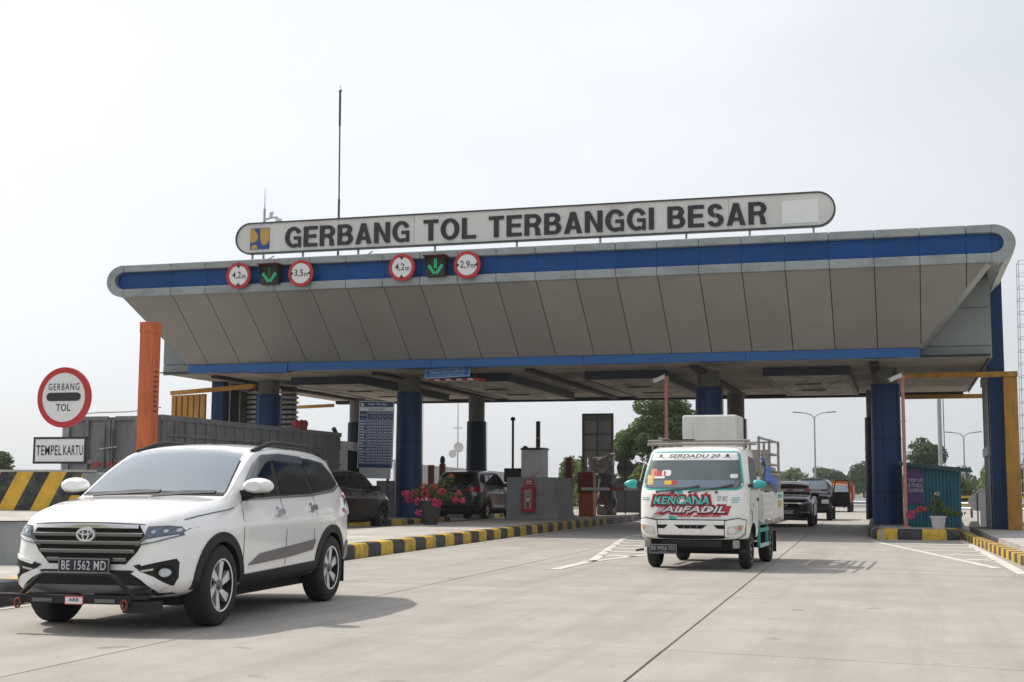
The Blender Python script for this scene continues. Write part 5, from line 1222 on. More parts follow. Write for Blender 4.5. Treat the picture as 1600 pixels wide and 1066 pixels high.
jg = tsh.text('KENCANA', -.145, 1.026, 'f', 'lettering_backing', 'red', tr, .010, width=.95, height=.20, bold=.10, shear=.22)
tsh.text('ALFADIL', .04, .896, 'f', 'lettering_backing', 'red', tr, .0088, width=1.06, height=.165, bold=.10, shear=.3)
for P_ in ([(-.62, .955), (-.50, 1.0), (-.46, .93)], [(-.36, 1.10), (-.30, 1.165), (-.24, 1.10)], [(.0, 1.10), (.08, 1.16), (.10, 1.10)], [(.16, 1.10), (.24, 1.165), (.26, 1.10)], [(-.58, .82), (-.36, .90), (-.34, .84)], [(.40, .94), (.60, .955), (.56, .85), (.44, .85)], [(-.5, 1.08), (-.42, 1.14), (-.40, 1.08)]):
    tsh.lay([P_], 'f', 'lettering_spike', 'red', jg, .0075, .004)
tsh.text('KENCANA', -.145, 1.028, 'f', 'front_lettering', 'black', jg, .0135, width=.90, height=.155, bold=.06, shear=.22)
tsh.text('KENCANA', -.145, 1.030, 'f', 'front_lettering', mat('vinyl_aqua', (.08, .50, .45), .4), jg, .0165, width=.85, height=.118, bold=.018, shear=.22)
tsh.text('ALFADIL', .04, .898, 'f', 'front_lettering', 'black', jg, .0135, width=1.0, height=.13, bold=.06, shear=.3)
tsh.text('ALFADIL', .04, .900, 'f', 'front_lettering', 'pale', jg, .0165, width=.95, height=.095, bold=.018, shear=.3)
tsh.text('SQUAD GENERATION', .12, .80, 'f', 'front_small_lettering', 'red', tr, .012, width=.66, height=.036, bold=.02, shear=.2)
for x, z, w_ in ((-.70, 1.06, .05), (-.70, 1.035, .06), (.66, 1.06, .05), (.66, 1.03, .06), (.65, .995, .05)): tsh.lay([[(x - w_, z), (x + w_, z + .01), (x + w_, z + .02), (x - w_, z + .012)]], 'f', 'vinyl_stroke', 'aqua', tr, .008, .003)
tsh.text('ST RC', .47, 1.06, 'f', 'vinyl_scribble', 'pgrey', tr, .009, width=.16, height=.07, shear=.4)
# head lamps, bumper, grille
for q in (1, -1):
    tsh.lay([[(.488 * q, .450), (.69 * q, .463), (.785 * q, .53), (.80 * q, .75), (.70 * q, .778), (.503 * q, .745)]], 'f', 'lamp_gap', 'plastic', tr, .020, .03, .07)
    tsh.lay([[(.50 * q, .455), (.69 * q, .475), (.775 * q, .535), (.795 * q, .74), (.70 * q, .765), (.515 * q, .73)]], 'f', 'lamp_surround', 'tpaint', tr, .030, .04, .07)
    h_ = tsh.lay([[(.535 * q, .52), (.68 * q, .535), (.735 * q, .575), (.765 * q, .655), (.70 * q, .665), (.55 * q, .645)]], 'f', 'headlight', 'lens', tr, .036, .02, .06)
    tsh.lay([circle(.05, 16, (.61 * q, .588))], 'f', 'lamp_bulb', 'chrome', h_, .041, .006)
    tsh.lay([[(.695 * q, .60), (.74 * q, .60), (.77 * q, .665), (.705 * q, .67)]], 'f', 'indicator', 'amber', h_, .040, .01)
tsh.lay([[(-.51, .525), (.51, .525), (.52, .735), (-.52, .735)]], 'f', 'bumper_panel', 'tpaint', tr, .016, .03, .08)
tsh.lay([[(-.25, .67), (.25, .67), (.17, .615), (-.17, .615)]], 'f', 'grille_slot', 'well', tr, .020, .01)
for q in (1, -1): tsh.lay([[(.34 * q, .67), (.50 * q, .67), (.50 * q, .615), (.40 * q, .615)]], 'f', 'grille_slot', 'well', tr, .020, .01)
for x in (-.10, 0, .10): tsh.lay([[(x - .006, .62), (x + .006, .62), (x + .006, .665), (x - .006, .665)]], 'f', 'grille_slat', 'gunmetal', tr, .024, .01)
tsh.lay(line_poly([(-.52, .745), (.52, .745)], .010), 'f', 'panel_gap', 'plastic', tr, .018, .01)
tsh.lay([[(-.50, .40), (.50, .40), (.50, .515), (-.50, .515)]], 'f', 'bumper_opening', 'well', tr, .014, .02)
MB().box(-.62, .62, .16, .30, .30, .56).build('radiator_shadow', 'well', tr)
ch = MB(); ch.box(-.45, .45, .03, .12, .34, .44, .02); ch.build('front_cross_member', 'plastic', tr)
for x in (-.1, .0, .12): MB().lathe([(.028, -.04), (.02, -.02)], 10, (x, .06, .39), 'y').build('cross_member_hole', 'well', tr)
for q in (-1, 1):
    MB().box(q * .66 - .045, q * .66 + .045, .04, .14, .33, .45, .01).build('bracket', 'rail', tr)
    MB().bar((q * .72, .06, .30), (q * .84, .04, .28), .03).build('bumper_stay', 'plastic', tr)
npl = MB().box(-.62, -.20, -.045, -.03, .24, .385, .005).build('number_plate', 'black', tr)
ring_mb(MB(), [(-.613, .247), (-.207, .247), (-.207, .378), (-.613, .378)], [(-.606, .254), (-.214, .254), (-.214, .371), (-.606, .371)], -.0475, -.0445).build('plate_border', 'pgrey', npl)
text_parts('BE 9456 YD', 'plate_character', 'pgrey', npl, lambda a, b, d: (a - .41, -.048, b + .327), width=.355, height=.06, bold=.006)
text_obj('10·26', 'plate_date', 'pgrey', npl, lambda a, b, d: (a - .41, -.048, b + .273), width=.11, height=.018)
MB().box(-.5, .5, .25, 4.1, .34, .60).build('chassis', 'well', tr)
MB().tube([(-.62, .80, .26), (.62, .80, .26)], .045, 8).build('front_axle', 'plastic', tr); MB().tube([(-.6, 3.02, .28), (.6, 3.02, .28)], .05, 8).build('rear_axle', 'plastic', tr)
MB().lathe([(.05, -.12), (.14, -.06), (.14, .06), (.05, .12)], 14, (-.15, 3.02, .28), 'y').build('differential', 'plastic', tr, smooth=True)
for sx in (1, -1):
    v = 's' if sx > 0 else 'S'
    tsh.lay([[(.52, 1.20), (.62, 1.20), (1.30, 1.20), (1.30, 1.68), (.80, 1.70), (.62, 1.50)]], v, 'side_window', mat('cab_interior', (.025, .025, .027), .4, var=.3, scale=4), tr, .006, .01)
    tsh.lay(line_poly([(.45, 1.19), (1.35, 1.185), (1.36, .62)], .012), v, 'door_line', 'pgrey', tr, .004, .01)
    tsh.lay(line_poly([(.50, 1.15), (.46, .78)], .010), v, 'door_line', 'pgrey', tr, .004, .01)
    tsh.lay([[(1.16, 1.02), (1.28, 1.02), (1.28, 1.07), (1.16, 1.07)]], v, 'door_handle', 'black', tr, .02, .02)
    tsh.lay(line_poly([(.60, .88), (.68, .80), (.63, .72)], .03) + line_poly([(.75, .98), (.80, .93)], .02), v, 'side_sticker', 'dsteel', tr, .006, .004)
    # mirror
    mm = MB(); rings = []
    cx_ = sx * .985; 
    for k in range(8):
        t = k / 7; rr = (math.sin(PI * (.12 + .8 * t))) ** .55
        rings.append([(cx_ + sx * .17 * (t - .5) * 1.1, .34 + .05 * rr * math.cos(a), 1.275 + (.075 * rr * (1.15 - .5 * t)) * math.sin(a)) for a in [2 * PI * q / 14 for q in range(14)]])
    mo = mm.add([p for r_ in rings for p in r_], [(i * 14 + k, i * 14 + (k + 1) % 14, (i + 1) * 14 + (k + 1) % 14, (i + 1) * 14 + k) for i in range(7) for k in range(14)] + [tuple(range(14)), tuple(98 + k for k in range(14))]).build('wing_mirror', 'aqua', tr, smooth=True)
    MB().bar((sx * .78, .42, 1.25), (sx * .93, .36, 1.25), .05).build('mirror_arm', 'black', mo)
    wheel(tr, sx * .70, .80, .292, .175, sx, .185, 8, 'straight', 'rail'); wheel(tr, sx * .70, 3.02, .305, .19, sx, .19, 8, 'straight', 'rail')
    # drop side: ribbed board, fence above, guards below
    for k in range(4): MB().box(sx * .835 - .018, sx * .835 + .018, 1.60, 4.15, .72 + .108 * k, .72 + .108 * k + .098, .012).build('side_board_rib', 'tpaint', tr)
    for y in (1.60, 2.86, 4.11): MB().box(sx * .84 - .03, sx * .84 + .03, y, y + .05, .68, 1.17).build('side_board_post', 'tpaint', tr)
    for k in range(9): MB().box(sx * .82 - .015, sx * .82 + .015, 1.62 + .30 * k, 1.68 + .30 * k, 1.17, 1.44).build('fence_slat', 'rail', tr)
    MB().box(sx * .82 - .02, sx * .82 + .02, 1.58, 4.17, 1.44, 1.48).build('fence_rail', 'rail', tr)
    for y in (1.64, 2.9, 4.1): MB().box(sx * .80 - .02, sx * .80 + .02, y - .02, y + .02, 1.15, 2.04).build('rack_post', 'rail', tr)
    for z in (1.62, 1.80, 2.02): MB().box(sx * .80 - .015, sx * .80 + .015, 1.60, 4.14, z - .015, z + .015).build('rack_rail', 'rail', tr)
    for z in (.32, .56): MB().box(sx * .80 - .02, sx * .80 + .02, 1.48, 2.55, z - .03, z + .03).build('side_guard', 'aqua', tr)
    for y in (1.52, 2.45): MB().box(sx * .79 - .02, sx * .79 + .02, y, y + .05, .29, .72).build('guard_post', 'aqua', tr)
    MB().box(sx * .70 - .12, sx * .70 + .12, 3.45, 3.47, .15, .50).build('mud_flap', 'plastic', tr)
    tsh_col = 'aqua'
    MB().box(sx * .857 - .004, sx * .857 + .004, 3.55, 4.0, 1.06, 1.12).build('side_decal', 'aqua', tr); MB().box(sx * .857 - .004, sx * .857 + .004, 3.6, 3.98, .90, 1.02).build('side_decal', 'ochre', tr)
MB().box(-.82, .82, 1.58, 4.15, .64, .70).build('bed_floor', 'rail', tr)
MB().box(-.82, .82, 1.56, 1.60, .70, 1.40).build('headboard', 'tpaint', tr)
for k in range(4): MB().box(-.835, .835, 4.155, 4.19, .72 + .108 * k, .82 + .108 * k, .01).build('tailboard_rib', 'tpaint', tr)
for x in (-.80, -.55, -.3, .3, .55, .80): MB().box(x - .02, x + .02, 4.09, 4.13, 1.18, 2.04).build('rear_rack_post', 'rail', tr)
for z in (1.62, 1.80, 2.03): MB().box(-.82, .82, 4.09, 4.12, z - .015, z + .015).build('rear_rack_rail', 'rail', tr)
for x in (.38, .56): MB().box(x - .06, x + .10, 4.07, 4.085, 1.50, 1.90).build('rack_board', 'rail', tr)
for z, y in ((1.885, .62), (1.935, .66), (1.90, 1.05), (1.905, 1.35)): MB().tube([(-.78, y, z), (-.2, y, z + .006), (.80, y, z + .004)], .020, 8).build('roof_bar', 'rail', tr, smooth=True)
for x in (-.72, .74): MB().tube([(x, .60, 1.90), (x, 1.62, 1.94)], .018, 8).build('roof_bar', 'rail', tr, smooth=True)
MB().box(-.55, -.05, .64, .72, 1.945, 1.965).build('roof_plank', 'led_house', tr)
for x in (-.7, .72): MB().box(x - .015, x + .015, .62, .65, 1.80, 1.90).build('roof_bar_foot', 'rail', tr)
MB().tube([(-.83, .30, 1.32), (-.76, .45, 1.72)], .008, 6).build('aerial', 'steel', tr)
tsh.finish('cab', 'tpaint', tr)
crate = thing('white_cargo_box', 'white cabinet shaped cargo box standing in the small truck bed', 'box', (-2.99, 21.9, .70), math.radians(-2.0))
MB().box(-.47, .42, 0, .75, 0, 1.70, .03).build('box_body', 'cabw', crate)
MB().box(-.46, .41, -.006, .02, .02, 1.58, .004).build('box_front', 'cabw', crate); MB().box(-.30, -.294, -.010, .0, .05, 1.58).build('seam', 'pgrey', crate)
tp = thing('blue_tarpaulin', 'crumpled blue tarpaulin hanging over the truck side boards', 'tarpaulin', (-2.27, 21.95, .72), math.radians(-2.0))
def cloth(nx2, ny2, fn):
    V = [fn(i / nx2, j / ny2) for j in range(ny2 + 1) for i in range(nx2 + 1)]; w_ = nx2 + 1
    return MB().add(V, [(j * w_ + i, j * w_ + i + 1, (j + 1) * w_ + i + 1, (j + 1) * w_ + i) for j in range(ny2) for i in range(nx2)])
def tfn(u, v):
    y = u * 1.5; z = .98 - .22 * u + .035 * math.sin(u * 11) - v * (.34 + .05 * math.sin(u * 7 + 1)); x = .06 + .03 * math.sin(u * 13 + v * 5) + .10 * v ** .5
    return (x, y, max(.40, z))
tpo = cloth(22, 10, tfn).build('tarp_sheet', 'tarp', tp, smooth=True, ang=80)
m_ = tpo.modifiers.new('thick', 'SOLIDIFY'); m_.thickness = .012
# driver leaning at the side window
dr = thing('person', 'driver with bare forearm at the open side window of the small truck', 'person', (-2.46, 20.95, .95))
def skin_body(name, nodes, edges, m, parent, lev=2):
    me = bpy.data.meshes.new(name); me.from_pydata([n_[0] for n_ in nodes], edges, []); o = bpy.data.objects.new(name, me); C.objects.link(o)
    o.modifiers.new('k', 'SKIN'); md = o.modifiers.new('s', 'SUBSURF'); md.levels = lev; md.render_levels = lev
    for i, n_ in enumerate(nodes): me.skin_vertices[0].data[i].radius = (n_[1], n_[1])
    me.skin_vertices[0].data[0].use_root = True
    dg = bpy.context.evaluated_depsgraph_get(); m2 = bpy.data.meshes.new_from_object(o.evaluated_get(dg)); bpy.data.objects.remove(o)
    m2.materials.clear(); m2.materials.append(M[m] if isinstance(m, str) else m); m2.polygons.foreach_set('use_smooth', [True] * len(m2.polygons))
    o2 = bpy.data.objects.new(name, m2); C.objects.link(o2); o2.parent = parent; return o2
skin_body('body', [((-.15, .1, 0), .14), ((-.15, .1, .25), .15), ((-.14, .1, .45), .13), ((-.13, .08, .55), .06), ((-.12, .06, .66), .09), ((-.12, .05, .74), .085), ((.03, .08, .45), .06), ((.13, .0, .33), .05), ((.17, -.08, .43), .04), ((.19, -.12, .50), .035)], [(0, 1), (1, 2), (2, 3), (3, 4), (4, 5), (2, 6), (6, 7), (7, 8), (8, 9)], 'skin', dr)

# ------------------------------------------------------------------ grey high sided truck going away on the left
gt = thing('grey_truck', 'large grey high sided truck driving away in the left lane', 'truck', (-17.2, 26.8, .1))
gw, gl, g0, g1 = 1.2, 10.0, 1.05, 2.72
MB().box(-gw + .05, gw - .05, .05, gl, g0, g0 + .1).build('bed_floor', 'gtruck', gt)
for sx in (1, -1):
    x = sx * gw
    MB().box(x - .03, x + .03, .06, gl, g0, g1 - .12).build('side_wall', 'gtruck', gt)
    MB().box(x - .06, x + .06, .0, gl + .05, g1 - .12, g1).build('top_rail', 'gtruck', gt)
    for z in (1.75, 2.25): MB().box(x + sx * .03, x + sx * .075, .05, gl, z, z + .06).build('side_rail', 'gtruck', gt)
    for k in range(21): 
        for za, zb in ((g0, 1.75), (1.81, 2.25), (2.31, 2.60)): MB().box(x + sx * .03, x + sx * .07, .06 + .485 * k, .14 + .485 * k, za, zb).build('side_rib', 'gtruck', gt)
for sx in (1, -1):
    MB().box(min(0.012 * sx, sx * gw), max(.012 * sx, sx * gw), -.03, .02, g0 - .25, g1 - .05).build('tail_door', 'gtruck', gt)
    for xx in (.05, .62, 1.13): MB().box(sx * xx - .035, sx * xx + .035, -.09, -.03, g0 - .25, g1 - .1).build('tail_rib', 'gtruck', gt)
    for z in (g0 - .2, 1.62, g1 - .12): MB().box(min(sx * .1, sx * 1.15), max(sx * .1, sx * 1.15), -.08, -.031, z, z + .09).build('tail_rail', 'gtruck', gt)
MB().tube([(-.12, -.12, 1.5), (-.12, -.12, 2.5)], .02, 8).build('door_latch', 'dsteel', gt); MB().tube([(.08, -.12, 1.6), (.08, -.12, 2.4)], .02, 8).build('door_latch', 'dsteel', gt)
MB().bar((-.25, -.12, 1.95), (.2, -.12, 2.0), .03).build('latch_handle', 'steel', gt)
text_obj('JARAK AMAN', 'tail_text', mat('faded_red', (.36, .03, .03), .6, var=.3, scale=8), gt, lambda a, b, d: (a + .28, -.093, b + 1.58), width=1.55, height=.19, bold=.02)
MB().tube([(-gw, 0, g1 + .02), (-.4, 0, g1 + .06), (.4, 0, g1 + .07), (gw, 0, g1 + .16)], .012, 5).build('tail_chain', 'dsteel', gt)
MB().box(-.5, .5, .1, gl + 2.3, .75, 1.04).build('chassis', 'well', gt)
for y in (1.6, 2.9, gl + 1.3):
    for sx in (1, -1): wheel(gt, sx * .98, y, .5, .3, sx, .28, 8, 'straight', 'rail')
cabm = MB(); cabm.prismx([(gl + .25, .6), (gl + 2.2, .6), (gl + 2.3, 1.3), (gl + 2.05, 2.3), (gl + 1.8, 2.5), (gl + .25, 2.5)], -1.1, 1.1); cabm.build('cab', 'cabw', gt)
MB().prismx([(gl + .9, 1.45), (gl + 2.0, 1.45), (gl + 1.85, 2.2), (gl + .9, 2.25)], 1.101, 1.108).build('cab_window', 'glass', gt)
MB().box(1.15, 1.40, gl + 2.0, gl + 2.1, 1.6, 2.2).build('wing_mirror', 'plastic', gt); MB().bar((1.1, gl + 2.0, 2.1), (1.3, gl + 2.05, 2.1), .04).build('mirror_arm', 'plastic', gt)
MB().tube([(1.0, gl + .18, .8), (1.0, gl + .18, 2.75), (1.0, gl + .05, 2.85)], .07, 10).build('exhaust_stack', 'dsteel', gt, smooth=True)
MB().box(.2, 1.15, gl + .06, gl + .24, 2.2, 2.66, .03).build('air_filter', 'plastic', gt)
rbun = thing('red_bundle', 'rolled red bundle lying on top of the grey truck side', 'bundle', (-16.05, 34.2, 2.82))
crumple(-.14, .14, -.3, .3, 0, .24, 5, .03).build('bundle_roll', 'redbrown', rbun, smooth=True); MB().tube([(-.02, -.32, .12), (-.02, .32, .14)], .05, 8).build('bundle_core', 'red', rbun)

# ------------------------------------------------------------------ other cars
def rear_view_car(name, label, loc, rz, L, W_, Hh, paint, scale=1.0, win='glass', rim='silver', detail='van'):
    t = thing(name, label, 'car', loc, rz, scale=scale)
    s_ = suv_shell(L, W_, Hh, .82 * L / 4.42, 3.50 * L / 4.42, .33)
    for sx in (1, -1):
        v = side_parts(s_, t, sx, win)
        for pts in ([(1.30, 1.10), (1.24, .85), (1.26, .42)], [(2.20, 1.13), (2.25, .8), (2.25, .46)], [(3.07, 1.15), (3.09, .95), (3.0, .78)]): s_.lay(line_poly(pts, .01), v, 'shut_line', 'well', t, .0025, .01, .2)
        s_.lay(line_poly([(1.30, 1.105), (2.0, 1.122), (3.0, 1.142), (3.74, 1.192)], .016), v, 'window_chrome', 'chrome' if detail == 'van' else 'gunmetal', t, .010, .01, .3)
        for y, z in ((1.98, .955), (2.86, .985)): s_.lay([[(y, z), (y + .21, z + .012), (y + .21, z + .045), (y, z + .035)]], v, 'door_handle', 'gunmetal', t, .03, .03)
        px_, d_ = s_.hit(1.42, 1.14, v); xo = sx * (abs(px_.x) + .10)
        MB().box(xo - .11, xo + .11, 1.38 * s_.k[1], 1.50 * s_.k[1], 1.10 * s_.k[2], 1.24 * s_.k[2], .03).build('wing_mirror', paint, t, smooth=True)
        s_.lay(line_poly(arc_pts(.82, .345, .42, 0, 180, 22), .06), v, 'arch_trim', 'plastic', t, .010, .02); s_.lay(line_poly(arc_pts(3.50, .345, .42, 0, 180, 22), .06), v, 'arch_trim', 'plastic', t, .010, .02)
        if detail == 'van':
            q = sx
            s_.lay([[(.36 * q, .97), (.72 * q, .95), (.73 * q, 1.12), (.38 * q, 1.07)]], 'r', 'tail_light', 'tail', t, .012, .03, .08); s_.lay([[(.60 * q, .80), (.70 * q, .82), (.70 * q, .955), (.55 * q, .955)]], 'r', 'reverse_lamp', 'lens', t, .012, .03, .08)
            s_.lay([[(3.86, .94), (4.30, .94), (4.28, 1.12), (4.0, 1.10)]], v, 'tail_light_side', 'tail', t, .012, .02)
        else:
            s_.lay([[(.10, .80), (.45, .84), (.60, .92), (.25, .93)]], v, 'headlight', 'lens', t, .012, .02)
            s_.lay([[(3.95, .95), (4.30, .98), (4.2, 1.14), (4.02, 1.1)]], v, 'tail_light', 'tail', t, .012, .02)
        for y in (.82 * L / 4.42, 3.50 * L / 4.42): wheel(t, sx * (W_ / 2 - .115), y, .333, .21, sx, .21, 10 if detail == 'van' else 5, 'straight', rim)
    s_.lay([rrect(-.62, .62, 1.15, 1.52, .06, -.56, .56)], 'r', 'rear_glass', win, t, .008, .01, .08)
    s_.lay([[(-.45, 1.0), (.45, 1.0), (.45, 1.045), (-.45, 1.045)]], 'r', 'chrome_bar', 'gunmetal', t, .02, .02)
    s_.lay([rrect(-.28, .28, .82, .95, .02)], 'r', 'plate_recess', 'well', t, .006, .01); s_.lay([rrect(-.22, .22, .83, .93, .01)], 'r', 'number_plate', 'dsteel', t, .012, .01)
    s_.lay([[(-.70, .50), (.70, .50), (.72, .70), (-.72, .70)]], 'r', 'rear_bumper', 'gpaint' if detail == 'van' else paint, t, .03, .04, .1)
    s_.lay([[(-.66, .42), (.66, .42), (.66, .49), (-.66, .49)]], 'r', 'bumper_skirt', 'plastic', t, .02, .03, .1)
    ellring(s_, .06, .042, (0, 1.075), .012, 'emblem', 'silver', t, .02, 'r')
    s_.lay([[(-.66, 1.19), (.66, 1.19), (.55, 1.57), (-.55, 1.57)]], 'f', 'windscreen', 'wglass', t, .008, .01, .08)
    s_.lay([[(-.50, 1.535), (.50, 1.535), (.50, 1.60), (-.50, 1.60)]], 'r', 'roof_spoiler', 'plastic' if detail == 'van' else paint, t, .07, .07, .1)
    MB().box(-W_ * .36, W_ * .36, .4, L - .4, .22, .36).build('underbody', 'well', t)
    s_.finish('body', paint, t)
    return t
rear_view_car('grey_van', 'dark grey people carrier seen from behind with red tail lights', (-14.70, 48.4, .1), PI, 4.70, 1.80, 1.76, 'gpaint', 1.0, detail='van')
rear_view_car('brown_hatchback', 'dark brown car half hidden behind the white SUV', (-14.18, 34.45, .1), PI, 4.3, 1.74, 1.58, 'brpaint', 1.0, rim='gunmetal', detail='hatch')
# black SUV facing the camera
cv = thing('black_suv', 'glossy black SUV facing the camera behind a white and red barrier arm', 'car', (-3.78, 45.2, 0), math.radians(1.5))
s_ = suv_shell(4.6, 1.84, 1.52, .85, 3.62, .35)
for sx in (1, -1):
    v = side_parts(s_, cv, sx); q = sx
    s_.lay([[(.40 * q, .80), (.62 * q, .83), (.78 * q, .90), (.76 * q, .96), (.60 * q, .90), (.40 * q, .86)]], 'f', 'headlight', 'lens', cv, .012, .03, .07)
    s_.lay([[(.46 * q, .50), (.74 * q, .50), (.72 * q, .56), (.46 * q, .56)]], 'f', 'fog_lamp', 'gunmetal', cv, .012, .02)
    px_, d_ = s_.hit(1.42, 1.14, v); xo = sx * (abs(px_.x) + .11); MB().box(xo - .12, xo + .12, 1.42, 1.55, 1.0, 1.13, .03).build('wing_mirror', 'bpaint', cv, smooth=True)
    for y in (.85, 3.62): wheel(cv, sx * .80, y, .35, .22, sx, .225, 5, 'straight', 'gunmetal')
s_.lay([wpoly], 'f', 'windscreen', 'glass', cv, .008, .01, .08)
s_.lay([[(-.42, .70), (.42, .70), (.45, .84), (-.45, .84)]], 'f', 'grille', 'well', cv, .008, .02); s_.lay([[(-.62, .845), (.62, .845), (.64, .875), (-.64, .875)]], 'f', 'chrome_bar', 'chrome', cv, .02, .02)
s_.lay([[(-.70, 1.03), (.70, 1.03), (.66, 1.055), (-.66, 1.055)]], 'f', 'bonnet_edge', 'gunmetal', cv, .01, .02)
ellring(s_, .07, .055, (0, .80), .014, 'emblem', 'silver', cv, .03)
s_.lay([rrect(-.24, .24, .48, .60, .01)], 'f', 'number_plate', 'pale', cv, .03, .02); s_.text('BE 1728 WD', 0, .54, 'f', 'plate_text', 'black', cv, .033, width=.4, height=.06, bold=.01)
s_.lay([[(-.70, .30), (.70, .30), (.72, .36), (-.72, .36)]], 'f', 'bumper_strip', 'gunmetal', cv, .015, .02)
MB().box(-.65, .65, .4, 4.2, .22, .36).build('underbody', 'well', cv)
s_.finish('body', 'bpaint', cv)
bg2 = thing('exit_barrier_gate', 'white and red barrier arm lowered across the lane of the black SUV', 'barrier gate', (-4.95, 44.6, .195))
MB().box(-.22, .22, -.2, .2, 0, 1.0, .015).build('cabinet', 'orange', bg2)
for k in range(5): MB().box(.0 + .55 * k, .55 * (k + 1), -.27, -.22, .96, 1.05).build('arm_section', 'white', bg2)
for k in range(5): MB().box(.2 + .55 * k, .42 + .55 * k, -.276, -.269, .98, 1.03).build('reflector', 'red', bg2)
# old black off-roader with an open door, orange lorry far behind
def boxy(name, label, loc, W_, L, Hh, hood_z, paint, cat, lamps=True):
    t = thing(name, label, cat, loc); w = W_ / 2
    ln = [[(0, 0, .42), (L, 0, .42)], [(0, w * .9, .42), (L, w * .9, .42)], [(0, w * .97, .5), (.3, w, .5), (L, w, .5)], [(0, w * .97, hood_z - .12), (.3, w, hood_z - .12), (L, w, hood_z - .05)],
          [(0, w * .92, hood_z - .03), (.3, w * .95, hood_z), (1.1, w * .96, hood_z + .04), (L, w * .97, hood_z + .05)],
          [(0, w * .8, hood_z), (.3, w * .85, hood_z + .03), (1.1, w * .88, hood_z + .07), (1.5, w * .84, Hh - .08), (L - .1, w * .84, Hh - .08), (L, w * .84, Hh - .15)],
          [(0, w * .4, hood_z + .01), (.3, w * .4, hood_z + .05), (1.1, w * .45, hood_z + .09), (1.5, w * .5, Hh - .01), (L - .1, w * .5, Hh - .01), (L, w * .5, Hh - .1)],
          [(0, 0, hood_z + .01), (.3, 0, hood_z + .05), (1.1, 0, hood_z + .09), (1.5, 0, Hh), (L - .1, 0, Hh), (L, 0, Hh - .1)]]
    s2 = Shell(ln, [0, .05, .15, .3, .7, 1.0, 1.1, 1.2, 1.4, 1.5, 1.6, 2.2, 3.0, L - .3, L - .1, L - .04, L], 1, ((.6, .36), (L - .9, .36)), .42)
    s2.lay([rrect(-w * .80, w * .80, hood_z + .13, Hh - .10, .06, -w * .74, w * .74)], 'f', 'windscreen', 'wglass', t, .008, .01, .1)
    s2.lay([[(-w * .5, hood_z - .32), (w * .5, hood_z - .32), (w * .5, hood_z - .08), (-w * .5, hood_z - .08)]], 'f', 'grille', 'well', t, .01, .02)
    for q in (1, -1):
        s2.lay([[(w * .55 * q, hood_z - .30), (w * .90 * q, hood_z - .30), (w * .90 * q, hood_z - .14), (w * .55 * q, hood_z - .14)]], 'f', 'headlight', 'lens', t, .015, .02)
        v = 's' if q > 0 else 'S'
        s2.lay([[(1.45, hood_z + .12), (2.3, hood_z + .12), (2.3, Hh - .13), (1.6, Hh - .13)]], v, 'side_window', 'glass', t, .008, .01)
        for y in (.6, L - .9): wheel(t, q * (w - .1), y, .36, .22, q, .2, 8, 'straight', 'rail')
    s2.lay([[(-w * .95, .45), (w * .95, .45), (w * .95, .58), (-w * .95, .58)]], 'f', 'bumper', 'plastic', t, .06, .08)
    MB().box(-w * .7, w * .7, .2, L - .2, .3, .46).build('underbody', 'well', t)
    s2.finish('body', paint, t); return t
of = boxy('black_offroader', 'old black off-roader with its driver door open behind the black SUV', (-3.62, 55.2, 0), 1.62, 4.1, 1.70, .98, 'bpaint', 'car')
MB().box(.80, 1.50, 1.35, 1.40, .55, 1.10, .01).build('open_door', 'bpaint', of)
dfo = ring_mb(MB(), [(.82, 1.10), (1.50, 1.10), (1.46, 1.62), (.92, 1.62)], [(.88, 1.14), (1.45, 1.14), (1.42, 1.58), (.96, 1.58)], 1.355, 1.395).build('open_door_frame', 'plastic', of)
MB().box(.80, .84, 1.36, 1.40, 1.1, 1.60).build('yellow_strap', 'yellow', of)
ol = boxy('orange_lorry', 'small orange lorry far back on the exit road', (-3.75, 77.5, 0), 1.75, 4.8, 1.62, 1.0, 'otruck', 'truck')
MB().box(-.95, .95, 2.0, 5.0, .7, 1.5).build('cargo_bed', 'otruck', ol); MB().bar((.9, 1.9, .6), (.9, 1.9, 1.75), .08).build('rack_post', 'otruck', ol); MB().bar((-.9, 1.9, 1.7), (.9, 1.9, 1.7), .08).build('rack_bar', 'otruck', ol)
# ------------------------------------------------------------------ plants
def leaf_cloud(clumps, n, size, seed=1, flat=.35, tri=False):
    """many small leaf faces spread through ellipsoid clumps (cx,cy,cz,rx,ry,rz)"""
    rnd = random.Random(seed); V = []; Fc = []
    wts = [c_[3] * c_[4] * c_[5] for c_ in clumps]; tot = sum(wts)
    for c_, w_ in zip(clumps, wts):
        for _ in range(int(n * w_ / tot)):
            while True:
                p = Vector((rnd.uniform(-1, 1), rnd.uniform(-1, 1), rnd.uniform(-1, 1)))
                if .25 < p.length <= 1: break
            p *= (p.length ** -.45)                      # push towards the surface
            if p.length > 1.08: p *= 1.0 / p.length * rnd.uniform(.9, 1.1)
            c = Vector((c_[0] + p.x * c_[3], c_[1] + p.y * c_[4], c_[2] + p.z * c_[5]))
            nrm = (p.normalized() * .7 + Vector((rnd.gauss(0, 1), rnd.gauss(0, 1), rnd.gauss(0, 1) + .5)) * .6).normalized()
            a = nrm.cross(Vector((rnd.gauss(0, 1), rnd.gauss(0, 1), rnd.gauss(0, 1)))).normalized(); b = nrm.cross(a)
            s_ = size * rnd.uniform(.6, 1.35); i = len(V)
            V += [c - a * s_, c - b * s_ * .45 + nrm * s_ * .1, c + a * s_, c + b * s_ * .45 + nrm * s_ * .1]; Fc.append((i, i + 1, i + 2, i + 3))
    return MB().add(V, Fc)
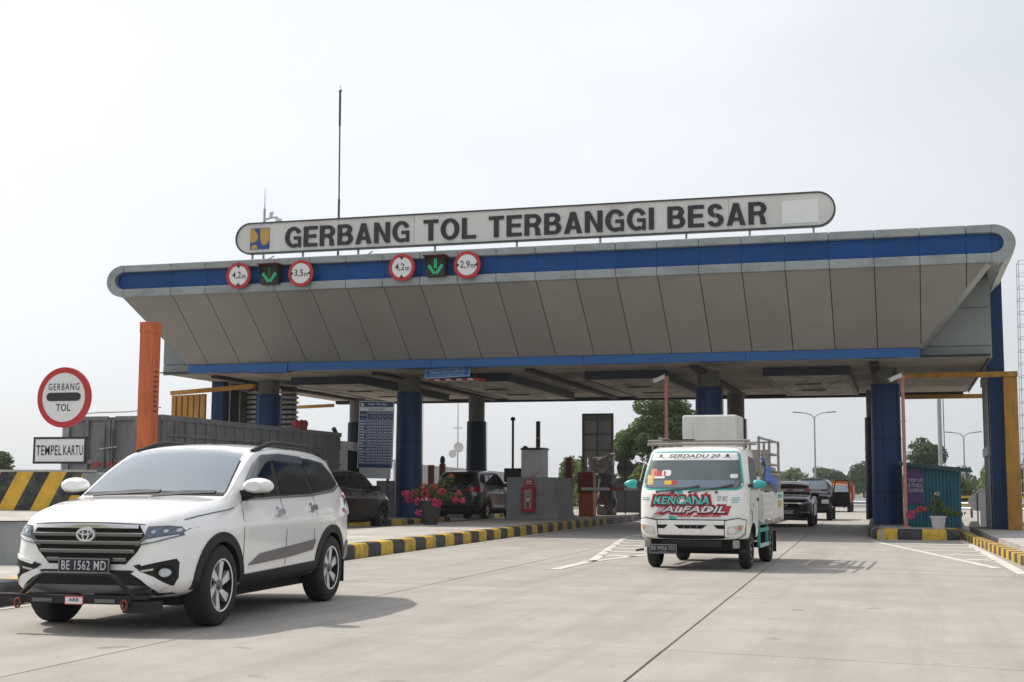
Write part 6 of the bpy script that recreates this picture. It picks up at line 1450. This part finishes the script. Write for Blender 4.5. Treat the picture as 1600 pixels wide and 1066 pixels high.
def tree(name, label, loc, clumps, n, size, m, trunk, seed=1, group=None, cat='tree', limbs=()):
    t = thing(name, label, cat, loc, 0, group)
    mb = MB(); mb.tube(trunk, [.16 * (1 - .6 * k / max(1, len(trunk) - 1)) * (trunk[-1][2] / 4) ** .5 for k in range(len(trunk))], 8)
    mb.build('trunk', 'bark', t, smooth=True)
    for l_ in limbs: MB().tube(l_, [.07, .05, .02][:len(l_)], 6).build('limb', 'bark', t, smooth=True)
    o = leaf_cloud(clumps, n, size, seed).build('crown', m, t, fix=False); o['kind'] = 'stuff'
    return t
# big tree behind the booths
cl = []
rnd = random.Random(5)
for (cx, cz, r_, k_) in ((.35, 5.0, 1.75, 17), (-1.35, 3.35, 1.35, 12), (-.35, 4.1, 1.2, 12), (.7, 3.6, 1.3, 10), (1.3, 4.7, 1.1, 6), (.1, 3.2, 1.3, 7), (-1.6, 1.9, 1.0, 6), (.9, 1.9, 1.2, 7)):
    for _ in range(k_):
        a = rnd.uniform(0, 2 * PI); b = rnd.uniform(-.5, 1); q = r_ * rnd.uniform(.45, .85)
        cl.append((cx + q * math.cos(a) * math.cos(b), q * math.sin(a) * math.cos(b), cz + q * math.sin(b), rnd.uniform(.42, .75), rnd.uniform(.42, .75), rnd.uniform(.32, .55)))
tree('broadleaf_tree', 'large leafy green tree behind the small white truck', (-15.1, 85, -.1), [tuple(q * 1.14 for q in c_) for c_ in cl], 34000, .11, 'leaf', [(0, 0, 0), (.05, 0, 1.2), (.2, .1, 2.6), (.3, 0, 4.4)], 3,
     limbs=([(.1, 0, 1.5), (-.8, .1, 2.4), (-1.4, .1, 3.2)], [(.2, .1, 2.6), (.9, 0, 3.8), (1.3, 0, 4.6)]))
def clumpy(seed, rx, rz, z0, k=16):
    r2 = random.Random(seed); out_ = []
    for _ in range(k):
        a = r2.uniform(0, 2 * PI); q = r2.uniform(.2, .75); zz = r2.uniform(0, 1)
        w_ = (1 - .55 * zz) * rx
        out_.append((q * w_ * math.cos(a), q * w_ * math.sin(a), z0 + zz * rz, r2.uniform(.28, .45) * rx, r2.uniform(.28, .45) * rx, r2.uniform(.18, .3) * rz))
    return out_
protos = []
for k, (rx, rz, z0, m_) in enumerate(((3.2, 4.2, 1.8, 'leafd'), (2.6, 5.2, 1.6, 'leaf'), (3.8, 3.4, 1.4, 'leafd'), (2.9, 4.6, 1.2, 'leafl'))):
    protos.append((leaf_cloud(clumpy(20 + k, rx, rz, z0), 2600, .30, 40 + k).build('crown', m_, None, fix=False), MB().tube([(0, 0, 0), (.1, 0, 1.5), (0, .1, 3.5)], [.22, .17, .08], 6).build('trunk', 'bark', None, smooth=True)))
def place_tree(k, name, label, loc, s_, rz, group):
    t = thing(name, label, 'tree', loc, rz, group)
    for i, src in enumerate(protos[k % 4]):
        o = src.copy(); C.objects.link(o); o.parent = t; o.name = ('crown', 'trunk')[i]
        if i == 0: o['kind'] = 'stuff'
    t.scale = s_ if isinstance(s_, tuple) else (s_,) * 3
    return t
gname = 'distant trees along the horizon'
rt2 = random.Random(11); n_tr = 0
def far_row(x0, x1, y, step, hs, label):
    x = x0; k = 0
    while x < x1:
        place_tree(rt2.randrange(4), 'distant_tree', label, (x + rt2.uniform(-1, 1), y + rt2.uniform(-8, 8), -.1), (hs * rt2.uniform(.8, 1.2), hs * rt2.uniform(.8, 1.2), hs * rt2.uniform(.75, 1.25)), rt2.uniform(0, 6), gname)
        x += step * rt2.uniform(.7, 1.2)
wood = []
rw = random.Random(3)
x = -75.0
while x < 60:
    h_ = rw.uniform(3.4, 5.6) + 1.1 * math.sin(x * .23)
    for _ in range(5): wood.append((x + rw.uniform(-2, 2), 305 + rw.uniform(-10, 12), h_ * rw.uniform(.15, .92), rw.uniform(1.2, 2.4), 1.6, rw.uniform(.8, 1.5)))
    x += rw.uniform(1.6, 3.2)
x = -235.0
while x < -120:
    h_ = rw.uniform(3.0, 5.0)
    for _ in range(4): wood.append((x + rw.uniform(-2, 2), 250 + rw.uniform(-10, 12), h_ * rw.uniform(.15, .92), rw.uniform(1.4, 2.6), 1.6, rw.uniform(.8, 1.5)))
    x += rw.uniform(2.2, 4.0)
fwd = leaf_cloud(wood, 42000, .42, 77).build('far_wood', 'leafd', None, fix=False); tag(fwd, 'hazy green wood along the horizon', 'wood', kind='stuff')
for k, (px_, y, s_, lab) in enumerate(((-35.5, 268, (1.2, 1.2, 1.05), 'feathery hazy tree above the small truck bed'), (-26.0, 262, (1.2, 1.2, .95), 'hazy tree left of the street lamp foot'), (-20.0, 258, (1.1, 1.1, .90), 'light green hazy tree behind the open car door'), (-13.5, 262, (1.3, 1.3, .98), 'hazy tree above the orange lorry'), (-7.0, 255, (1.1, 1.1, 1.0), 'hazy tree left of the right blue column'))):
    place_tree((1, 0, 3, 2, 0)[k], 'distant_tree', lab, (px_, y, -.1), s_, k * .9, gname)
for k, (x, y, h_, lab) in enumerate(((6.4, 98, .50, 'light green tree beside the guard rail right of the kiosk'), (8.9, 92, .80, 'green tree at the right edge behind the lattice tower'), (4.2, 112, .42, 'small bushy tree behind the white post'), (10.8, 104, .9, 'tall green tree at the far right edge'), (7.6, 120, .7, 'green tree between the lattice tower and lamp post'))):
    place_tree(3 - k % 2, 'roadside_tree', lab, (x, y, -.1), h_, k * 1.3, 'trees right of the exit road')
place_tree(0, 'flat_top_tree', 'flat topped hazy tree above the kiosk roof', (2.6, 165, -.1), (1.25, 1.25, 1.12), 2.0, gname)
place_tree(1, 'roadside_tree', 'pale leafy tree at the left edge beyond the striped barrier', (-79, 104, -.1), (.9, .9, .62), .4, 'trees beyond the left barrier')
place_tree(2, 'roadside_tree', 'low dark tree behind the TEMPEL KARTU sign', (-62.5, 92, -.1), (.8, .8, .50), 1.4, 'trees beyond the left barrier')
for k, (x, y, h_) in enumerate(((-15.0, 66, .40), (-13.2, 70, .42), (-17.5, 76, .44), (-11.5, 74, .42), (-19.5, 80, .42))):
    place_tree(3 if k % 2 else 1, 'green_bush', ['round green bush behind the dark red post', 'green bush right of the dark red post', 'green bush behind the white cabinet', 'green bush behind the round sign back', 'far green bush behind the white cabinet'][k], (x, y, -.1), h_, k * 1.1, 'bushes behind the booths')
for a, b in protos: bpy.data.objects.remove(a); bpy.data.objects.remove(b)

def bougainvillea(parent, clumps, flowers, nleaf, seed, lsize=.045):
    r3 = random.Random(seed)
    for k, c_ in enumerate(clumps):
        MB().tube([(0, 0, .05), (c_[0] * .5, c_[1] * .5, .25 + c_[2] * .4), (c_[0], c_[1], c_[2])], [.012, .009, .004], 5).build('stem', 'bark', parent)
    o = leaf_cloud(clumps, nleaf, lsize, seed).build('leaves', 'leafl', parent, fix=False); o['kind'] = 'stuff'
    for (x, y, z, r_, m_) in flowers:
        f = leaf_cloud([(x, y, z, r_, r_, r_ * .8)], int(90 * (r_ / .12) ** 2), .032, r3.randrange(999)).build('flower_cluster', m_, parent, fix=False); f['kind'] = 'stuff'
fp = thing('flower_pot', 'dark clay flower pot on the median island', 'flower pot', (-12.15, 34.1, .235))
MB().lathe([(.17, 0), (.19, .03), (.25, .25), (.29, .5), (.31, .58), (.33, .6), (.33, .64), (.29, .64), (.28, .58)], 28).build('pot_body', 'pot', fp, smooth=True, ang=50)
MB().lathe([(.28, .56), (.01, .58)], 20, cap=False).build('soil', 'bark', fp)
bv = thing('pink_bougainvillea', 'pink bougainvillea overflowing the dark clay pot', 'plant', (-12.15, 34.1, .84))
bougainvillea(bv, [(-.30, 0, .22, .26, .2, .16), (.05, 0, .30, .3, .25, .2), (.45, 0, .16, .3, .2, .12), (.75, .05, .14, .22, .15, .1), (.35, .05, .50, .16, .15, .14), (.5, .1, .62, .15, .1, .1), (-.5, 0, .22, .2, .15, .12)],
    [(-.68, -.05, .22, .12, 'flower'), (-.58, -.08, .08, .13, 'flower'), (-.42, -.1, .22, .11, 'flower'), (-.25, -.16, .02, .16, 'flower'), (-.05, -.18, .24, .15, 'flower2'), (.08, -.18, .02, .12, 'flower'), (.22, -.2, -.02, .15, 'flower'), (.12, -.1, .40, .13, 'flower2'), (-.15, -.05, .40, .12, 'flower2'), (.35, -.12, .28, .12, 'flower2'), (.72, -.05, .07, .12, 'flower'), (.88, 0, .05, .10, 'flower'), (.78, 0, .24, .09, 'flower'), (-.24, -.22, -.28, .12, 'flower'), (.55, .1, .70, .07, 'flower2')], 1500, 9)
fp2 = thing('white_flower_pot', 'white plastic flower pot on the kiosk island', 'flower pot', (.80, 35.6, .245))
MB().lathe([(.13, 0), (.15, .05), (.18, .27), (.20, .28), (.20, .32), (.17, .32), (.165, .28)], 24).build('pot_body', 'cabw', fp2, smooth=True, ang=50); MB().lathe([(.165, .28), (.01, .29)], 16, cap=False).build('soil', 'bark', fp2)
bv2 = thing('mixed_bougainvillea', 'thin bougainvillea with pink and red flowers in the white pot', 'plant', (.80, 35.6, .55))
bougainvillea(bv2, [(-.05, 0, .20, .14, .12, .16), (-.05, 0, .42, .10, .1, .12), (.22, 0, .14, .16, .12, .12), (.48, .05, .08, .18, .1, .06), (-.3, 0, .18, .15, .1, .06), (.05, 0, .35, .1, .1, .1)],
    [(-.66, -.03, .05, .13, 'flower'), (-.36, -.05, .20, .10, 'flower2'), (-.48, -.02, .16, .07, 'flower2'), (.0, -.03, .58, .06, mat('cream_flower', (.55, .42, .22), .6, var=.2))], 620, 13, .035)

# ------------------------------------------------------------------ street lamps, pole, lattice tower, guard rails
def street_lamp(x, y, h_, arm, label):
    t = thing('street_lamp', label, 'street lamp', (x, y, -.05), 0, 'double armed street lamps along the exit road')
    MB().tube([(0, 0, 0), (0, 0, h_)], [.085, .055], 8).build('pole', 'steel', t, smooth=True)
    for s_ in (-1, 1):
        pts = [(0, 0, h_ - .05)] + [(s_ * arm * q, 0, h_ + .42 * math.sin(q * PI / 2) ** .8 * (1 - .15 * q)) for q in (.2, .45, .7, 1)]
        MB().tube(pts, .045, 6).build('arm', 'steel', t, smooth=True)
        e = pts[-1]; MB().bar((e[0] - s_ * .1, 0, e[2]), (e[0] + s_ * .55, 0, e[2] + .05), .16, .07).build('lamp_head', 'dsteel', t)
street_lamp(-6.75, 110, 7.1, 1.15, 'double armed street lamp above the black SUV')
street_lamp(5.15, 125, 6.05, 1.0, 'double armed street lamp between kiosk and right tower')
street_lamp(-1.3, 118, 6.7, 1.1, 'street lamp mostly hidden behind the right blue column')
tp2 = thing('tall_pole', 'tall grey pole rising behind the kiosk', 'pole', (1.9, 75, 0)); MB().tube([(0, 0, 0), (0, 0, 10)], [.13, .10], 10).build('pole_tube', 'steel', tp2, smooth=True); MB().tube([(.22, 0, 1), (.20, 0, 9.5)], .025, 5).build('cable', 'dsteel', tp2)
lt3 = thing('lattice_tower', 'thin steel lattice tower at the right edge', 'tower', (8.05, 90, -.1))
for sx in (-1, 1):
    for sy in (-1, 1): MB().tube([(sx * .95, sy * .95, 0), (sx * .75, sy * .75, 15.8)], .022, 5).build('leg', 'steel', lt3)
nl = 19
for k in range(nl):
    z = 1.2 + k * .81; w_ = .95 - .2 * z / 15.8
    for a, b in (((-w_, -w_), (w_, -w_)), ((w_, -w_), (w_, w_)), ((w_, w_), (-w_, w_)), ((-w_, w_), (-w_, -w_))): MB().tube([(a[0], a[1], z), (b[0], b[1], z)], .018, 4).build('brace', 'steel', lt3)
gw_ = thing('guy_wire', 'thin cable running from the right tower down to the ground', 'cable', (0, 0, 0)); MB().tube([(4.6, 62, .9), (7.6, 90, 3.0)], .012, 4).build('wire', 'dsteel', gw_)
def guard(name, label, x0, y0, x1, y1, z, m_, n):
    t = thing(name, label, 'guard rail', (0, 0, 0)); d = Vector((x1 - x0, y1 - y0, 0)); 
    P = [(-.03, -.15), (.02, -.10), (-.03, -.05), (-.03, .05), (.02, .10), (-.03, .15)]
    nn = Vector((d.y, -d.x, 0)).normalized()
    V = []
    for e in ((x0, y0), (x1, y1)):
        for a, b in P: V.append((e[0] + nn.x * a, e[1] + nn.y * a, z + b))
    MB().add(V, [(k, k + 1, 6 + k + 1, 6 + k) for k in range(5)]).build('beam', m_, t, fix=False)
    for k in range(n + 1):
        x = x0 + d.x * k / n; y = y0 + d.y * k / n; MB().box(x - .05, x + .05, y + .05, y + .15, -.12, z + .17).build('post', 'dsteel', t)
guard('guard_rail', 'steel guard rail running behind the kiosk to the right edge', 1.4, 66, 9, 60, .52, 'steel', 5)
guard('far_guard_rail', 'low steel guard rail far along the exit road', -4.0, 96, 4.5, 92, .35, 'steel', 4)
yr = thing('striped_rail', 'yellow and black rail fence behind the kiosk', 'fence', (0, 0, 0))
for z in (.62, .92): 
    for k in range(6): MB().box(1.3 + .55 * k, 1.3 + .55 * (k + 1) - .004, 57, 57.06, z, z + .09).build('rail_section', 'kyel' if (k % 3) else 'kblk', yr)
for x in (1.4, 2.9, 4.4): MB().box(x, x + .07, 57.07, 57.14, -.1, 1.05).build('post', 'dsteel', yr)
for k in range(5):
    t = thing('kerb_stone', ['first', 'second', 'third', 'fourth', 'fifth'][k] + ' pale kerb stone from the left behind the kiosk', 'kerb stone', (1.75 + .5 * k, 47.8 + .5 * (k % 2), -.012), .2 * k, 'white kerb stones behind the kiosk'); MB().prismy([(-.16, 0), (.16, 0), (.13, .14), (.08, .2), (-.10, .19), (-.14, .12)], -.12, .12).build('stone', 'concl', t)
stumps = None

# ------------------------------------------------------------------ hazy air
HAZE = 0.00022
hz = MB(); hz.box(-900, 900, -60, 700, -2.0, 40.0); hzo = hz.build('haze', mat('haze_air', (1, 1, 1), var=0)); hzo['kind'] = 'stuff'
hm = MATS['haze_air']; ht = hm.node_tree; ht.nodes.clear(); ho_ = ht.nodes.new('ShaderNodeOutputMaterial'); pv = ht.nodes.new('ShaderNodeVolumePrincipled')
pv.inputs['Color'].default_value = (.93, .95, 1.0, 1); pv.inputs['Density'].default_value = HAZE; pv.inputs['Anisotropy'].default_value = .25
ht.links.new(pv.outputs[0], ho_.inputs['Volume'])
